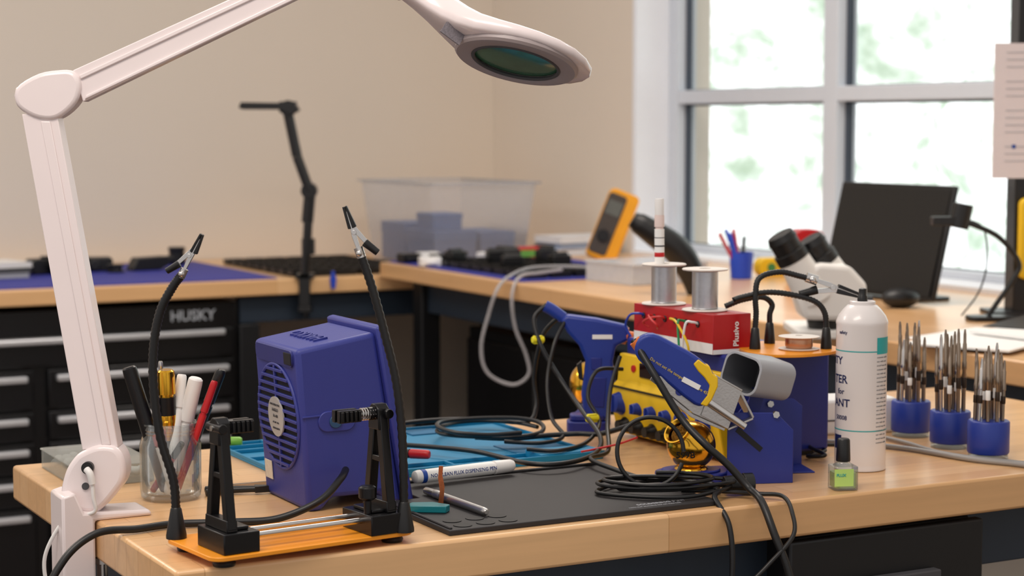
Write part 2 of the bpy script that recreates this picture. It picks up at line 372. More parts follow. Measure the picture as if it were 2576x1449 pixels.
# ---------------------------------------------------------------- THIRD HAND STAND
th=thing('soldering_stand','orange based helping hand stand with two goosenecks and clips','soldering stand',(-.232,1.951,T),math.radians(34.6))
Li=rz(-34.6)
mesh('base_plate',G().prism(rr(.235,.12,.014),.008,.0125,'z'),ORG,th,.0008)
for x in(-.098,.098):
    for y in(-.042,.042): mesh('foot',G().lathe([(.011,0),(.012,.003),(.0095,.008)],20,(x,y,0)),BLK,th)
for sx,xc,yc in((1,-.084,-.024),(-1,.082,-.030)):
    mesh('clamp_block',G().bb(xc-.020,xc+.020,yc-.031,yc+.031,.0125,.034).bb(xc-.013,xc+.013,yc-.020,yc+.020,.034,.038),BLKM,th,.0012)
    xm=xc-sx*.008
    g=G()
    g.prism([(yc-.026,.036),(yc-.015,.036),(yc-.002,.125),(yc-.010,.138)],xm-.005,xm+.005,'x')
    g.prism([(yc+.026,.036),(yc+.015,.036),(yc+.002,.125),(yc+.010,.138)],xm-.005,xm+.005,'x')
    g.prism([(yc-.026,.034),(yc+.026,.034),(yc+.0245,.046),(yc-.0245,.046)],xm-.006,xm+.006,'x')
    g.prism([(yc-.018,.086),(yc+.018,.086),(yc+.0165,.092),(yc-.0165,.092)],xm-.0045,xm+.0045,'x')
    g.prism([(yc-.011,.120),(yc+.011,.120),(yc+.010,.142),(yc+.004,.147),(yc-.004,.147),(yc-.010,.142)],xm-.007,xm+.007,'x')
    mesh('upright',g,BLKM,th,.001)
    ln=.034 if sx>0 else .052; z=.137
    g=G().cyl((xm,yc,z),(xm+sx*.014,yc,z),.007)
    x1=xm+sx*(ln-.026); x2=xm+sx*ln
    for k in(-1,1):
        g.box((x1+x2)/2,yc+k*.0052,z,abs(x2-x1),.0058,.013)
        for j in range(5): g.box(x1+(x2-x1)*(j+.5)/5,yc+k*.009,z,.003,.004,.011)
    g.cyl((xm-sx*.004,yc-.016,z),(xm-sx*.004,yc+.016,z),.005)
    mesh('jaw_clamp',g,BLKM,th,.0005)
    if sx<0:
        P=[(xm+sx*(.006+.018*t/60),yc+.0062*math.cos(t*.63),z+.0062*math.sin(t*.63)) for t in range(61)]
        mesh('spring',G().sweep(P,[.0009]*61,6).cyl((xm,yc,z),(xm+sx*.026,yc,z),.0028),SIL,th)
    else:
        mesh('screw',G().cyl((xm-.010,yc,z),(xm+.02,yc,z),.003),SIL,th)
for y in(-.039,-.014): mesh('guide_rod',G().cyl((-.075,y,.026),(.075,y,.026),.0032),SIL,th)
mesh('knob',G().cyl((.066,-.046,.034),(.066,-.046,.052),.004).lathe([(.005,.048),(.0095,.051),(.0095,.062),(.007,.064)],10,(.066,-.046,0)),BLKM,th,.0005)
def goose(base,pts,parent,u,Mx,r=11,cone=(26,11,75)):
    g=G().lathe([(cone[0],0),(cone[0],8),(cone[1]+3,cone[2]),(cone[1],cone[2]+4)],24)
    g.sc(u)
    mesh('gooseneck_mount',g.xf(Mx@tr(*base)),BLK,parent)
    P=cr(pts,14)
    rad=[r*(1.0+(.10 if i%2 else -.06)) for i in range(len(P))]
    mesh('gooseneck',G().sweep(P,rad,12).sc(u).xf(Mx@tr(*base)),RUB,parent,0,ang=80)
u=.000411
bL=(-.117,-.020,.0125); bR=(.118,.012,.0125)
goose(bL,[(0,0,70),(-6,0,150),(-38,0,265),(-52,0,400),(-48,0,500),(-30,0,580),(2,0,640),(24,0,668)],th,u,Li)
goose(bR,[(0,0,70),(-3,0,235),(-18,0,385),(-48,0,515),(-80,0,635),(-108,0,716)],th,u,Li)
def clip(parent,base,o0,ang,u,Mx,flip=1,k=1.):
    M0=Mx@tr(*base)@Matrix.Scale(u,4)@tr(*o0)@ry(ang)@Matrix.Scale(k,4)
    g=G()
    g.prism([(-5,0),(5,0),(7,40),(10,75),(6,110),(2,110),(0,80),(-6,40)],-8,8,M=M0)
    g.prism([(4*flip,48),(22*flip,8),(32*flip,-6),(38*flip,0),(20*flip,45),(8*flip,75),(4*flip,110),(0,110),(2*flip,72)],-6,6,M=M0)
    g.cyl((4*flip,-12,48),(4*flip,12,48),7,M=M0)
    c=mesh('alligator_clip',g,SIL,parent,.0003)
    mesh('rubber_sleeve',G().prism([(-9,62),(0,60),(3,125),(-4,126)],-11,11,M=M0).prism([(3,60),(16,62),(9,126),(4,126)],-10,10,M=M0),RUB,c,.0006)
    mesh('handle_sleeve',G().cyl((22*flip,0,12),(48*flip,0,-28),12,10,12,M=M0),RUB,c,.0006)
    g=G().cyl((0,0,-26),(0,0,4),13,M=M0).cyl((0,-24,-12),(0,-10,-12),7,M=M0).ball((0,-26,-12),9,M=M0)
    mesh('thumb_screw',g,SIL,c)
clip(th,bR,(-112,0,728),-19,u,Li,1,.9)
clip(th,bL,(30,0,680),26,u,Li,-1,.8)
# ---------------------------------------------------------------- FUME EXTRACTOR
fx=thing('fume_extractor','violet-blue benchtop solder fume extractor with slatted round grille','fume extractor',(-.2325,2.12,T),RZ)
W=.135
mesh('body',G().prism([(.0,.0),(.018,0),(.03,.014),(.09,.014),(.1,0),(.118,0),(.086,.203),(-.013,.187)],0,W),VIO,fx,.006,3)
mesh('front_frame',G().prism([(.083,.2085),(.094,.211),(.131,0),(.119,0)],-.007,W+.007),VIO,fx,.003)
mesh('filter_pad',G().prism([(.0945,.198),(.099,.198),(.131,.012),(.128,.012)],.008,W-.008),BMAT,fx)
tl=math.atan2(.013,.187)
MF=tr(0,W/2,0)@Matrix.Rotation(-tl,4,'Y')
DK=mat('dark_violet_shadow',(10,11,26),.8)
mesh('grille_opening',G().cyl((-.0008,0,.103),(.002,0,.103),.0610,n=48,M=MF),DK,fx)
g=G().torus((0,0,0),.0615,.0022,M=MF@tr(-.0008,0,.103)@ry(90),n=56)
for k in range(-6,7):
    z=k*.0092; hw=math.sqrt(max(0,.0610**2-z**2))
    g.box(-.0022,0,.103+z,.0034,2*hw,.0034,M=MF)
g.box(-.002,0,.103,.003,.004,.12,M=MF)
mesh('grille',g,VIO,fx,.0004)
mesh('nameplate',G().cyl((-.0050,0,.103),(-.003,0,.103),.0235,n=40,M=MF),mat('silvery_nameplate',(190,188,186),.4,.3),fx)
for i,(t,sz) in enumerate((('FUME EXTRACTOR',.0035),('HAKKO',.0055),('FA-400',.005),('AC 120V  60Hz',.003),('MADE IN JAPAN',.003))):
    text(t,sz,DGR,fx,MF@Vector((-.0053,0,.116-.007*i)),(0,-1,0),(0,0,1),align='CENTER')
text('HAKKO',.024,VIO,fx,(.036,.024,.1958),(0,1,0),(-1,0,-.16),bold=True,ext=.0014)
mesh('carry_recess',G().prism(rr(.115,.019,.007),-.0012,.001,'z',M=MF@tr(-.001,0,.1755)@ry(90)@rz(90)),mat('violet_recess_shade',(34,40,112),.6),fx)  # thin plate in darker violet paints the shade of the hand recess
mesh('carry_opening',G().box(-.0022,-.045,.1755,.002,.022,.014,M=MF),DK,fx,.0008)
mesh('body_step',G().prism([(-.006,.1105),(.105,.1145),(.105,.1125),(-.006,.1085)],-.0014,.001),VIO,fx,.0004)
mesh('switch_surround',G().prism(rr(.046,.024,.0115),-.001,.0022,'z',M=tr(.036,0,.103)@rx(90)),VIO,fx,.001)
mesh('power_switch',G().cyl((.034,-.0042,.103),(.034,.0,.103),.0078,n=28),mat('teal_grey_button',(34,72,110),.5),fx,.0008)
mesh('sticker',G().box(-.0012,.046,.045,.001,.022,.022,M=MF@tr(0,0,-.012)),mat('cream_sticker',(214,204,188),.6,var=.2,scale=300),fx)
def cable(pts,r,label,m=RUB,name='power_cable',res=10,n=10):
    return mesh(name,G().tube(pts,r,n,res),m,None,label=label,cat='cable')
cable([(-.190,2.128,.968),(-.194,2.10,.962),(-.215,2.07,.943),(-.26,2.055,.9265),(-.31,2.045,.925),(-.37,2.035,.925),(-.405,2.01,.925),(-.4450,1.985,.925),(-.4750,1.958,.90),(-.49,1.94,.85),(-.495,1.93,.70)],.0042,'thick black power cord of the fume extractor trailing off bench')
# ---------------------------------------------------------------- TEAL MAT
rmesh('soldering_mat',G().prism(rr(.43,.32,.008),0,.003,'z')
 .bb(-.215,.215,-.16,-.157,.003,.011).bb(-.215,.215,-.112,-.109,.003,.008).bb(-.215,-.212,-.157,.16,.003,.008).bb(-.212,.215,.157,.16,.003,.007).bb(.212,.215,-.157,.157,.003,.007)
 .bb(-.15,-.147,-.109,.157,.003,.008).bb(-.212,-.15,-.03,-.027,.003,.008).bb(-.212,-.15,.03,.033,.003,.008).bb(-.212,-.15,.09,.093,.003,.008).bb(-.212,-.15,.125,.128,.003,.008)
 .bb(-.1,-.097,-.157,-.112,.003,.008).bb(0,.003,-.157,-.112,.003,.008).bb(.12,.211,-.157,-.112,.003,.0125)
 .bb(-.02,.03,.10,.15,.003,.005,1).bb(.06,.11,.11,.15,.003,.005,1).bb(.12,.205,-.10,-.02,.003,.0045,1),[TEAL,TEALD],'flat teal silicone soldering mat with shallow compartments','soldering mat',1.065,2.276,T,.0008)
pm=[(-.175,-.136),(.175,-.136),(.175,.136),(-.125,.136),(-.125,.042),(-.175,.042)]
bm_=rmesh('work_mat',G().prism(pm,0,.006,'z').bb(-.122,.172,.128,.134,.006,.009).bb(-.172,-.168,-.13,.038,.006,.008),BMAT,'dark charcoal silicone work mat at the bench edge','work mat',1.062,1.925,T,.001)
for i in range(3):
    for j in range(2): mesh('parts_cup',G().lathe([(.0105,0),(.0105,.0006)],24,(-.150+i*.028,-.118+j*.026,.0062)),BMAT2,bm_)  # thin darker discs paint the shade of round indentations
text('SOLDERING MAT',.0085,GRY,bm_,(.075,-.118,.0062),(1,0,0),(0,1,0),bold=True)
text('NON-SLIP SILICONE REPAIR SURFACE',.0042,GRY,bm_,(.058,-.127,.0062),(1,0,0),(0,1,0))
# ---------------------------------------------------------------- PENS
def pen(name,label,cat,p0,p1,r,m0,m1,cap=.3,tip=.006,band=None,group=None,end=.75):
    p0=Vector(p0);p1=Vector(p1);d=(p1-p0); L_=d.length; q=d.to_track_quat('Z','Y')
    e=bpy.data.objects.new(name,None); COL.objects.link(e); e.location=p0; e.rotation_mode='QUATERNION'; e.rotation_quaternion=q; e.empty_display_size=.01
    e['label']=label; e['category']=cat
    if group: e['group']=group
    c=L_*(1-cap)
    mesh('barrel',G().lathe([(r*.55,0),(r*.9,L_*.015),(r,L_*.05),(r,c)],20),m0,e)
    mesh('cap',G().lathe([(r*.8,c),(r*.8,c+L_*.02),(r*1.04,c+L_*.025),(r*1.0,L_-tip),(r*.95,L_-tip*.3),(r*end,L_)],20),m1,e)
    if band: mesh('band',G().lathe([(r*1.01,c*.55),(r*1.02,c*.56),(r*1.02,c*.8),(r*1.01,c*.81)],20),band,e)
    return e
PZ=T+.0175
fp=pen('flux_pen','white flux dispensing pen with blue print lying on mat','marker pen',(-.119,2.243,PZ),(.001,2.325,PZ),.0082,WPAP,WHT2,.22,.014)
bpy.context.view_layer.update()
pl=(Vector((.120,.082,0)).normalized())
inv=fp.matrix_basis.inverted(); nrm=Vector((.082,-.120,0)).normalized()
me=textmesh('NO-CLEAN FLUX DISPENSING PEN',.0062,.0001,'LEFT',True)
for v in me.vertices:
    c=v.co.copy(); a=(c.y-.001)/.0083; v.co=inv@(Vector(fp.location)+pl*(.020+c.x)+nrm*(.0084*math.cos(a))+Vector((0,0,.0084*math.sin(a))))
me.materials.append(BPR); o=bpy.data.objects.new('lettering',me); COL.objects.link(o); o.parent=fp
mesh('emblem',G().lathe([(.0082,.010),(.0085,.0101),(.0085,.016),(.0082,.0161)],20),BPR,fp)
k=pen('hobby_knife','brushed aluminium hobby knife lying on the black mat','knife',(-.028,2.068,.9312),(-.104,2.198,.9312),.0046,SILR,SIL,.25,.02,end=.3)
mesh('collar',G().lathe([(.0048,.108),(.0051,.109),(.0051,.122),(.0048,.123)],16),SILR,k)
mesh('solder_wick',G().prism([(-.003,0),(.003,0),(.0045,.02),(.002,.033),(.003,.044),(-.002,.044),(-.003,.03),(-.001,.015)],-.0006,.0006),COPP,None,label='curled copper desoldering braid standing up from its spool',cat='solder wick',loc=(-.082,2.14,.9262))
mesh('spool_case',G().prism([(-.026,-.008),(.02,-.012),(.024,.0),(.004,.014),(-.02,.012)],0,.008,'z'),mat('teal_translucent',(20,120,130),.3),None,.001,label='small teal plastic spool case on black mat',cat='case',loc=(-.094,2.098,.9262))
mesh('wire_cutter',G().tube([(-.03,0,.004),(0,.006,.005),(.03,.002,.006)],.004).tube([(-.03,.02,.004),(0,.012,.005),(.03,.002,.006)],.004).prism([(.028,-.004),(.05,-.001),(.05,.004),(.028,.010)],.002,.010,'z'),BLK,None,.0006,label='small black handled wire cutter behind the extractor',cat='pliers',loc=(-.335,2.22,.9205),rot=.2)
mesh('tweezers',G().prism([(-.05,-.004),(.05,-.001),(.05,0),(-.05,-.002)],0,.005,'z').prism([(-.05,.004),(.05,.001),(.05,0),(-.05,.002)],0,.005,'z'),SIL,None,label='fine steel tweezers lying on the bench',cat='tweezers',loc=(-.325,2.27,.9205),rot=.5)
pen('screwdriver','red and black precision screwdriver beside mat','screwdriver',(-.17,2.395,.942),(-.105,2.375,.942),.006,BLK,REDP,.4)
mesh('marker_cap',G().lathe([(.006,0),(.007,.002),(.007,.025),(.005,.028)],18,M=ry(90)@tr(-.007,0,0)),mat('lime_plastic',(120,180,60),.4),None,label='small lime green marker cap on the teal mat',cat='marker_cap',loc=(-.395,2.535,.9245))  # loose cap of a lime marker
jar=thing('glass_jar','clear ribbed glass jar holding pens','jar',(-.404,2.205,T))
mesh('jar_body',G().lathe([(.030,0),(.035,.004),(.036,.012),(.036,.066),(.033,.074),(.0315,.078),(.0325,.080),(.0315,.082),(.0325,.084),(.0315,.088),(.0335,.089),(.0335,.091),(.030,.091),(.030,.076),(.0335,.064),(.0335,.010),(.028,.006),(.001,.006)],40,cap=False),GLASS,jar)
jx,jy=-.404,2.205
pen('marker_pen','black metal pen standing in glass jar','pen',(jx-.002,jy-.010,.93),(jx-.045,jy-.012,1.078),.0088,BLK,BLKM,.6)
pen('screwdriver','gold and black precision screwdriver in glass jar','screwdriver',(jx-.002,jy+.004,.928),(jx-.003,jy-.006,1.074),.0105,BLKM,GLD,.22,band=GLD)
pen('paint_marker','white marker pen standing in glass jar','marker',(jx+.0,jy-.018,.928),(jx+.013,jy+.012,1.066),.006,WPAP,WHT2,.3)
pen('paint_marker','white chalk marker pen leaning in glass jar','marker',(jx-.004,jy+.014,.928),(jx+.031,jy+.004,1.063),.0088,WPAP,WHT2,.4)
pen('marker_pen','red handled pen with black tip in glass jar','pen',(jx+.008,jy-.012,.928),(jx+.054,jy-.002,1.060),.0044,REDP,RED,.3)
pen('marker_pen','black marker leaning behind the red pen in jar','pen',(jx+.002,jy+.018,.928),(jx+.060,jy+.012,1.072),.0064,BLK,BLK,.3)
pen('marker_pen','red capped pen in glass jar','pen',(jx-.022,jy+.0,.928),(jx+.018,jy-.022,.99),.004,RED,BLK,.3)
pen('paint_marker','white flux pen with printed label in glass jar','marker',(jx+.01,jy-.022,.927),(jx-.012,jy-.02,1.0),.0065,WPAP,RED,.2)
pen('brush','thin wooden handled brush standing in glass jar','brush',(jx-.01,jy+.02,.928),(jx-.012,jy+.010,1.082),.0028,mat('pale_wood_handle',(196,160,110),.5),SIL,.2)
bx=rmesh('parts_box',G().prism(rr(.10,.165,.008),0,.0015,'z').bb(-.05,-.0485,-.078,.078,.0015,.024).bb(.0485,.05,-.078,.078,.0015,.024).bb(-.0485,.0485,-.0825,-.081,.0015,.024).bb(-.0485,.0485,.081,.0825,.0015,.024).prism(rr(.104,.169,.008),.024,.0255,'z'),CLR,'clear plastic box of small white foam pieces','box',.655,2.325,T,.0004)
g=G()
for i in range(26): g.ball((random.uniform(-.04,.04),random.uniform(-.07,.07),.008+random.uniform(0,.006)),.0065,(1,1,.8),8)
mesh('foam_pieces',g,WHT2,bx,kind='stuff')
# ---------------------------------------------------------------- SOLDERING STATION
stn=room_thing('soldering_station','blue soldering rework station with yellow control panel','soldering station',1.395,2.005,T)
mesh('body',G().bb(.012,.168,0,.265,.006,.14),BLU,stn,.004)
for x,y in((.02,.01),(.12,.01),(.02,.22),(.12,.22)): mesh('foot',G().bb(x,x+.03,y,y+.03,0,.006),BLK,stn)
mesh('control_panel',G().prism([(.012,.006),(-.002,.006),(-.014,.058),(-.010,.074),(-.002,.080),(.002,.118),(.012,.118)],-.002,.267),YEL,stn,.002)
mesh('panel_groove',G().bb(-.0135,-.009,.001,.264,.0715,.0735),BLK,stn)
for y,z,r in((.245,.050,.015),(.195,.048,.0085),(.158,.048,.0085),(.121,.048,.0085),(.080,.048,.012),(.03,.050,.012)):
    k=mesh('knob',G().lathe([(r*1.15,0),(r,.003),(r*.85,.012),(r*.7,.013)],20,M=tr(-.010,y,z)@ry(-90)),BLU2,stn)
    mesh('pointer',G().box(-.0135-.010,y,z,.004,r*.3,r*1.5),BLU2,k)
for y in(.235,.20,.165,.13,.095,.06): mesh('socket',G().lathe([(.011,0),(.011,.006),(.008,.010),(.007,.018)],18,M=tr(-.003,y,.020)@ry(-90)),BLK,stn)
for y in(.175,.065): mesh('display',G().bb(-.003,.004,y-.032,y+.032,.090,.110),mat('dark_display',(30,8,10),.15),stn,.001)
for y in(.225,.115): mesh('indicator',G().cyl((-.002,y,.100),(.003,y,.100),.005),REDP,stn)
rb=room_thing('cardboard_box','red card box of hook-up wire with coloured strands','box',1.425,2.133,T+.1405)
mesh('carton',G().bb(-.03,.03,-.0975,.0975,0,.052),RED,rb,.0006)
mesh('printed_band',G().bb(-.0305,-.0301,-.097,.097,.0,.014),WPAP,rb)
mesh('printed_band',G().bb(-.03,.03,-.0980,-.0976,.0,.006),WPAP,rb)
text('Plusivo',.0118,WPAP,rb,(.010,-.0982,.009),(0,0,1),(-1,0,0),bold=True)
ws=[((30,60,170),.072),((200,40,40),.045),((200,40,40),.018),((230,190,30),-.008),((40,150,90),-.034),((235,235,235),-.062)]
for i,(c,y) in enumerate(ws):
    mm=mat('wire_insulation_%d'%i,c,.4); d=(.022,-.03,.03,-.055,-.008,.012)[i]
    dz=(.03,.012,.012,.055,.070,.075)[i]
    mesh('hook_up_wire',G().tube([(-.028,y,.037),(-.038,y+.001,.040),(-.046,y+d*.5,.037),(-.046,y+d,.036-dz*.5),(-.040,y+d*.8,.036-dz)],.0017,8,8),mm,rb)
    mesh('grommet',G().torus((0,0,0),.0035,.001,M=tr(-.0305,y,.037)@ry(90),n=18),BLK,rb)
CRM=mat('cream_spool_plastic',(226,218,210),.5); SOL=mat('solder_wire',(200,200,204),.38,1.,var=.1,scale=200)
sp=room_thing('solder_spool','cream spool wound with silver solder wire','solder spool',1.42,2.193,T+.193,'solder spools on red box')
mesh('flange',G().lathe([(.008,.0),(.030,.0),(.031,.001),(.030,.0022),(.008,.0022)],40,cap=False),CRM,sp)
mesh('flange',G().lathe([(.008,.054),(.030,.054),(.031,.0555),(.030,.0565),(.008,.0565)],40,cap=False).lathe([(.008,0),(.008,.0565)],24,cap=False),CRM,sp)
pr=[(.0165,.0023)]
for i in range(26): pr+= [(.0178,.003+i*.00195),(.0170,.004+i*.00195)]
pr.append((.0165,.0538)); mesh('solder_wire',G().lathe(pr,36,cap=False),SOL,sp,ang=80)
copy_thing(sp,rm(1.42,2.092,T+.193),RZ+1.)
pp=rm(1.413,2.193)
wm=pen('paint_marker','slim white paint marker standing in solder spool','marker',(pp.x,pp.y,T+.195),(pp.x-.001,pp.y,T+.195+.122),.0068,WPAP,mat('pale_pink_cap',(226,206,200),.4),.16,.002,end=.95)
mesh('cap_tip',G().lathe([(.0062,.1215),(.0062,.143),(.0056,.1445)],20),WHT2,wm)
for z0,z1,m_ in((.064,.070,REDP),(.078,.080,DGR),(.090,.091,DGR)): mesh('printed_band',G().lathe([(.0068,z0),(.00695,z0+.0002),(.00695,z1),(.0068,z1+.0002)],20,cap=False),m_,wm)
os_=thing('helping_hands','orange round plate with three black goosenecks and clips','soldering stand',(.362,2.475,T+.1405))
mesh('base_plate',G().prism([(.066*math.cos(t*math.pi/20)*(1+.06*math.cos(3*t*math.pi/20)),.078*math.sin(t*math.pi/20)*(1+.06*math.cos(3*t*math.pi/20))) for t in range(40)],.003,.007,'z'),ORG,os_,.0006)
for x,y in((-.035,-.02),(.02,-.03),(0,.04)): mesh('foot',G().cyl((x,y,0),(x,y,.003),.008),BLK,os_)
u2=.00053; I4=Matrix.Identity(4)
goose((-.043,-.015,.007),[(0,0,50),(2,0,90),(0,0,130),(10,8,175),(60,15,190),(110,15,180),(140,12,172)],os_,u2,I4,7,(14,7,50))
goose((-.015,.05,.007),[(0,0,50),(0,0,75),(5,0,100),(-20,-5,118),(-70,-8,112),(-115,-10,95)],os_,u2,I4,7,(14,7,50))
goose((.051,-.012,.007),[(0,0,50),(-5,0,90),(-30,0,118),(-90,0,135),(-150,2,140),(-210,3,128),(-232,3,120)],os_,u2,I4,7,(14,7,50))
clip(os_,(-.043,-.015,.007),(150,12,170),108,u2,I4,1,.95)
ss=thing('solder_spool','small pale spool of fine solder lying flat','solder spool',(.376,2.455,T+.148))
mesh('flange',G().lathe([(.005,0),(.026,0),(.027,.001),(.005,.0018)],32,cap=False),CRM,ss)
mesh('flange',G().lathe([(.005,.016),(.026,.016),(.027,.017),(.005,.018)],32,cap=False).lathe([(.005,0),(.005,.018)],20,cap=False),CRM,ss)
mesh('solder_wire',G().lathe([(.017,.0018),(.018,.004),(.018,.014),(.017,.016)],32,cap=False),mat('copper_tinted_solder',(196,150,120),.35,1.),ss)
# ---------------------------------------------------------------- DESOLDERING GUN
gn=thing('desoldering_gun','blue pistol grip desoldering gun held in a blue stand','soldering tool',(.109,2.69,T))
sg=.000573
def P2(L): return px(L,1478,1085)
mesh('gun_body',G().prism(P2([(1408,800),(1424,787),(1500,797),(1578,815),(1582,852),(1548,866),(1540,905),(1548,960),(1532,1052),(1470,1050),(1462,990),(1472,905),(1455,865),(1425,832)]),-22,22).sc(sg),BLU2,gn,.005,3)
mesh('nozzle_ring',G().cyl((75,0,247),(98,0,242),22).cyl((98,0,242),(112,0,239),14).sc(sg),ORR,gn)
mesh('rear_tube',G().tube([(-62,0,288),(-90,0,308),(-108,0,318)],15).sc(sg),BLU2,gn)
mesh('trigger',G().prism(P2([(1462,905),(1450,915),(1455,950),(1466,955)]),-9,9).sc(sg),BLK,gn,.0008)
mesh('switch',G().prism(P2([(1484,895),(1512,895),(1510,925),(1486,925)]),-24,-20).sc(sg),BLU,gn,.0008)
mesh('grip_panel',G().prism(P2([(1486,945),(1524,945),(1518,1020),(1484,1018)]),-24,-20).sc(sg),BLU,gn,.0008)
mesh('sticker',G().bb(10,60,-24,-22.2,237,248).sc(sg),WPAP,gn)
mesh('cup',G().prism(rr(105,70,20),0,30,'z').prism(rr(90,56,18),30,46,'z').sc(sg),BLU,gn,.002)
def cleaner(name,label,loc,k,tilt=-42,up=0,fwd=18):
    c=thing(name,label,'tip cleaner',loc)
    g=G(); pr=[(34,0)]
    for i in range(3,29):
        a=math.pi*i/34; pr.append((60*math.sin(a),-60*math.cos(a)))
    pr+= [(30,53),(31,59),(36,62),(37,66),(33,66),(28,60)]
    g.lathe(pr,48,(0,0,60),cap=False)
    Mt=tr(0,0,62+up)@ry(tilt)@rx(fwd)@tr(0,0,-60)
    g.xf(Mt)
    if up: g.lathe([(44,up-2),(40,up+8),(30,up+14)],32)
    g.sc(k); mesh('gold_bowl',g,GLD,c,ang=50)
    g=G().ball((0,0,108),26,(1.0,1.0,.55),20).xf(Mt)
    for i in range(40):
        a=random.random()*6.28; r=random.uniform(2,18); x,y=r*math.cos(a),r*math.sin(a)
        g.torus((0,0,0),random.uniform(4,7),1.2,M=Mt@tr(x,y,120-r*.25)@Matrix.Rotation(random.random()*3,4,Vector((random.random(),random.random(),.3)).normalized()),n=10,m=4)
    g.sc(k); mesh('brass_wool',g,BRS,c,kind='stuff')
    return c
c=cleaner('tip_cleaner','polished gold bowl tip cleaner with brass wool on blue base',(.222,2.31,T),.000505,-42,28,30)
mesh('base',G().prism([(88*math.cos(t*math.pi/18),60*math.sin(t*math.pi/18)) for t in range(36)],0,26,'z').prism([(72*math.cos(t*math.pi/18),50*math.sin(t*math.pi/18)) for t in range(36)],26,32,'z').sc(.00051),BLU,c,.002)
text('599B',.0115,BLK,c,(-.022,-.0335,.035),(1,0,0),(0,-.1,1),bold=True)
text('HAKKO',.008,CYN,c,(-.036,-.0285,.0045),(1,-.15,0),(0,0,1),bold=True)
c=cleaner('tip_cleaner','gold bowl tip cleaner beside the desoldering gun',(.118,2.76,T+.026),.00056,20)
mesh('base',G().lathe([(50,-46),(50,-20),(38,-10),(34,4)],24).sc(.00056),BLU,c)
# ---------------------------------------------------------------- REWORK STAND + HANDLE
rs=thing('iron_holder','blue steel iron holder with grey cup and steel cradle','iron holder',(.264,2.286,T),math.radians(9))
mesh('front_plate',G().prism([(0,0),(.084,0),(.084,.066),(.062,.088),(0,.090)],0,.002).bb(0,.084,.002,.12,0,.002),BLU,rs,.0008)
mesh('side_plate',G().bb(.0822,.084,.002,.115,0.002,.062),BLU,rs,.0008)
mesh('rear_plate',G().prism([(.045,0),(.132,0),(.132,.078),(.12,.088),(.062,.090),(.045,.07)],.115,.117).bb(.0845,.132,.06,.115,0,.002),BLU,rs,.0008)
mesh('slot',G().prism([(.010,.066),(.014,.072),(.045,.045),(.041,.040)],-.0006,.0004),STK,rs)
mesh('bolt',G().cyl((.061,-.003,.086),(.061,.002,.086),.0045,n=6),SIL,rs)
mesh('bolt',G().cyl((.088,.110,.082),(.088,.1145,.082),.0045,n=6),SIL,rs)
ur=.00049
def P3(L): return px(L,1830,1222)
arm_=P3([(1640,958),(1650,940),(1690,950),(1765,1008),(1815,1072),(1735,1035),(1690,998)])
grd=P3([(1790,944),(1858,982),(1824,1076),(1754,1040)])
mesh('cradle',G().prism(arm_,-24,-21).prism(arm_,40,43).prism(P3([(1684,996),(1735,1037),(1818,1075),(1815,1081),(1730,1045),(1680,1003)]),-24,43).sc(ur),SILR,rs,.0004)
mesh('cradle_guard',G().prism(grd,-28,-25).prism(grd,46,49).prism(P3([(1790,944),(1858,982),(1860,978),(1792,940)]),-28,49).prism(P3([(1858,982),(1892,1048),(1888,1052),(1854,988)]),-24,49).prism(P3([(1824,1076),(1888,1050),(1890,1054),(1826,1080)]),-24,49).sc(ur),SILR,rs,.0004)
mesh('cradle_bolt',G().cyl((-130,-27,242),(-130,-22,242),10).sc(ur),BLU,rs)
def rtube(parent,name,c0,c1,w,h,t,m_,k,roll=0):
    c0=Vector(c0);c1=Vector(c1); q=(c1-c0).to_track_quat('Z','Y').to_matrix().to_4x4()@rz(roll); L_=(c1-c0).length
    o_=rr(w,h,w*.25); i_=rr(w-2*t,h-2*t,w*.22); n=len(o_); vs=[(x,y,0) for x,y in o_]+[(x,y,L_) for x,y in o_]+[(x,y,0) for x,y in i_]+[(x,y,L_*.95) for x,y in i_]
    fs=[]
    for i in range(n):
        j=(i+1)%n; fs+=[(i,j,n+j,n+i),(i,2*n+i,2*n+j,j)]
    g=G().add(vs,fs+[tuple(range(n,2*n))],0,tr(*c0)@q)
    g2=G().add(vs,[(2*n+i,3*n+i,3*n+(i+1)%n,2*n+(i+1)%n) for i in range(n)]+[tuple(range(4*n-1,3*n-1,-1))],0,tr(*c0)@q)
    r_=mesh(name,g.sc(k),m_,parent,.0006); mesh('shaded_inside',g2.sc(k),GRYI,r_)  # inner faces in darker grey, painting the shade inside the cup
    return r_
rtube(rs,'grey_cup',(52,70,266),(168,158,240),118,98,6,GRY,.00050,12)
mesh('cup_bracket',G().prism([(.045,.060),(.060,.060),(.075,.105),(.055,.108)],.085,.088),BLU,rs,.0006)
hd=thing('soldering_handpiece','blue and yellow soldering handpiece resting in the holder','soldering iron',(.264,2.268,T+.001))
mesh('handle_body',G().prism(smp(P3([(1594,868),(1608,846),(1640,838),(1690,862),(1745,893),(1785,930),(1790,962),(1770,1008),(1742,1014),(1650,940),(1603,902)]),3),-16,26).sc(ur),BLU2,hd,.005,3)
mesh('grip_inlay',G().prism(P3([(1738,912),(1750,900),(1766,912),(1778,918),(1786,936),(1799,946),(1799,968),(1784,1002),(1772,1018),(1756,1012),(1773,990),(1779,965),(1765,945),(1750,930)]),-19,29).sc(ur),YEL,hd,.0015)
mesh('rear_collar',G().cyl((-236,4,366),(-222,4,352),15,18).sc(ur),ORR,hd)
text('Do not set the temperature above 450\u00b0C',.0053,mat('gold_print',(220,190,90),.5),hd,(-.098,-.0083,.1575),(1,0,-.62),(.62,0,1))
mesh('sticker',G().box(0,0,0,48,2,13,M=tr(-97,-17,262)@ry(28)).sc(ur),WPAP,hd)
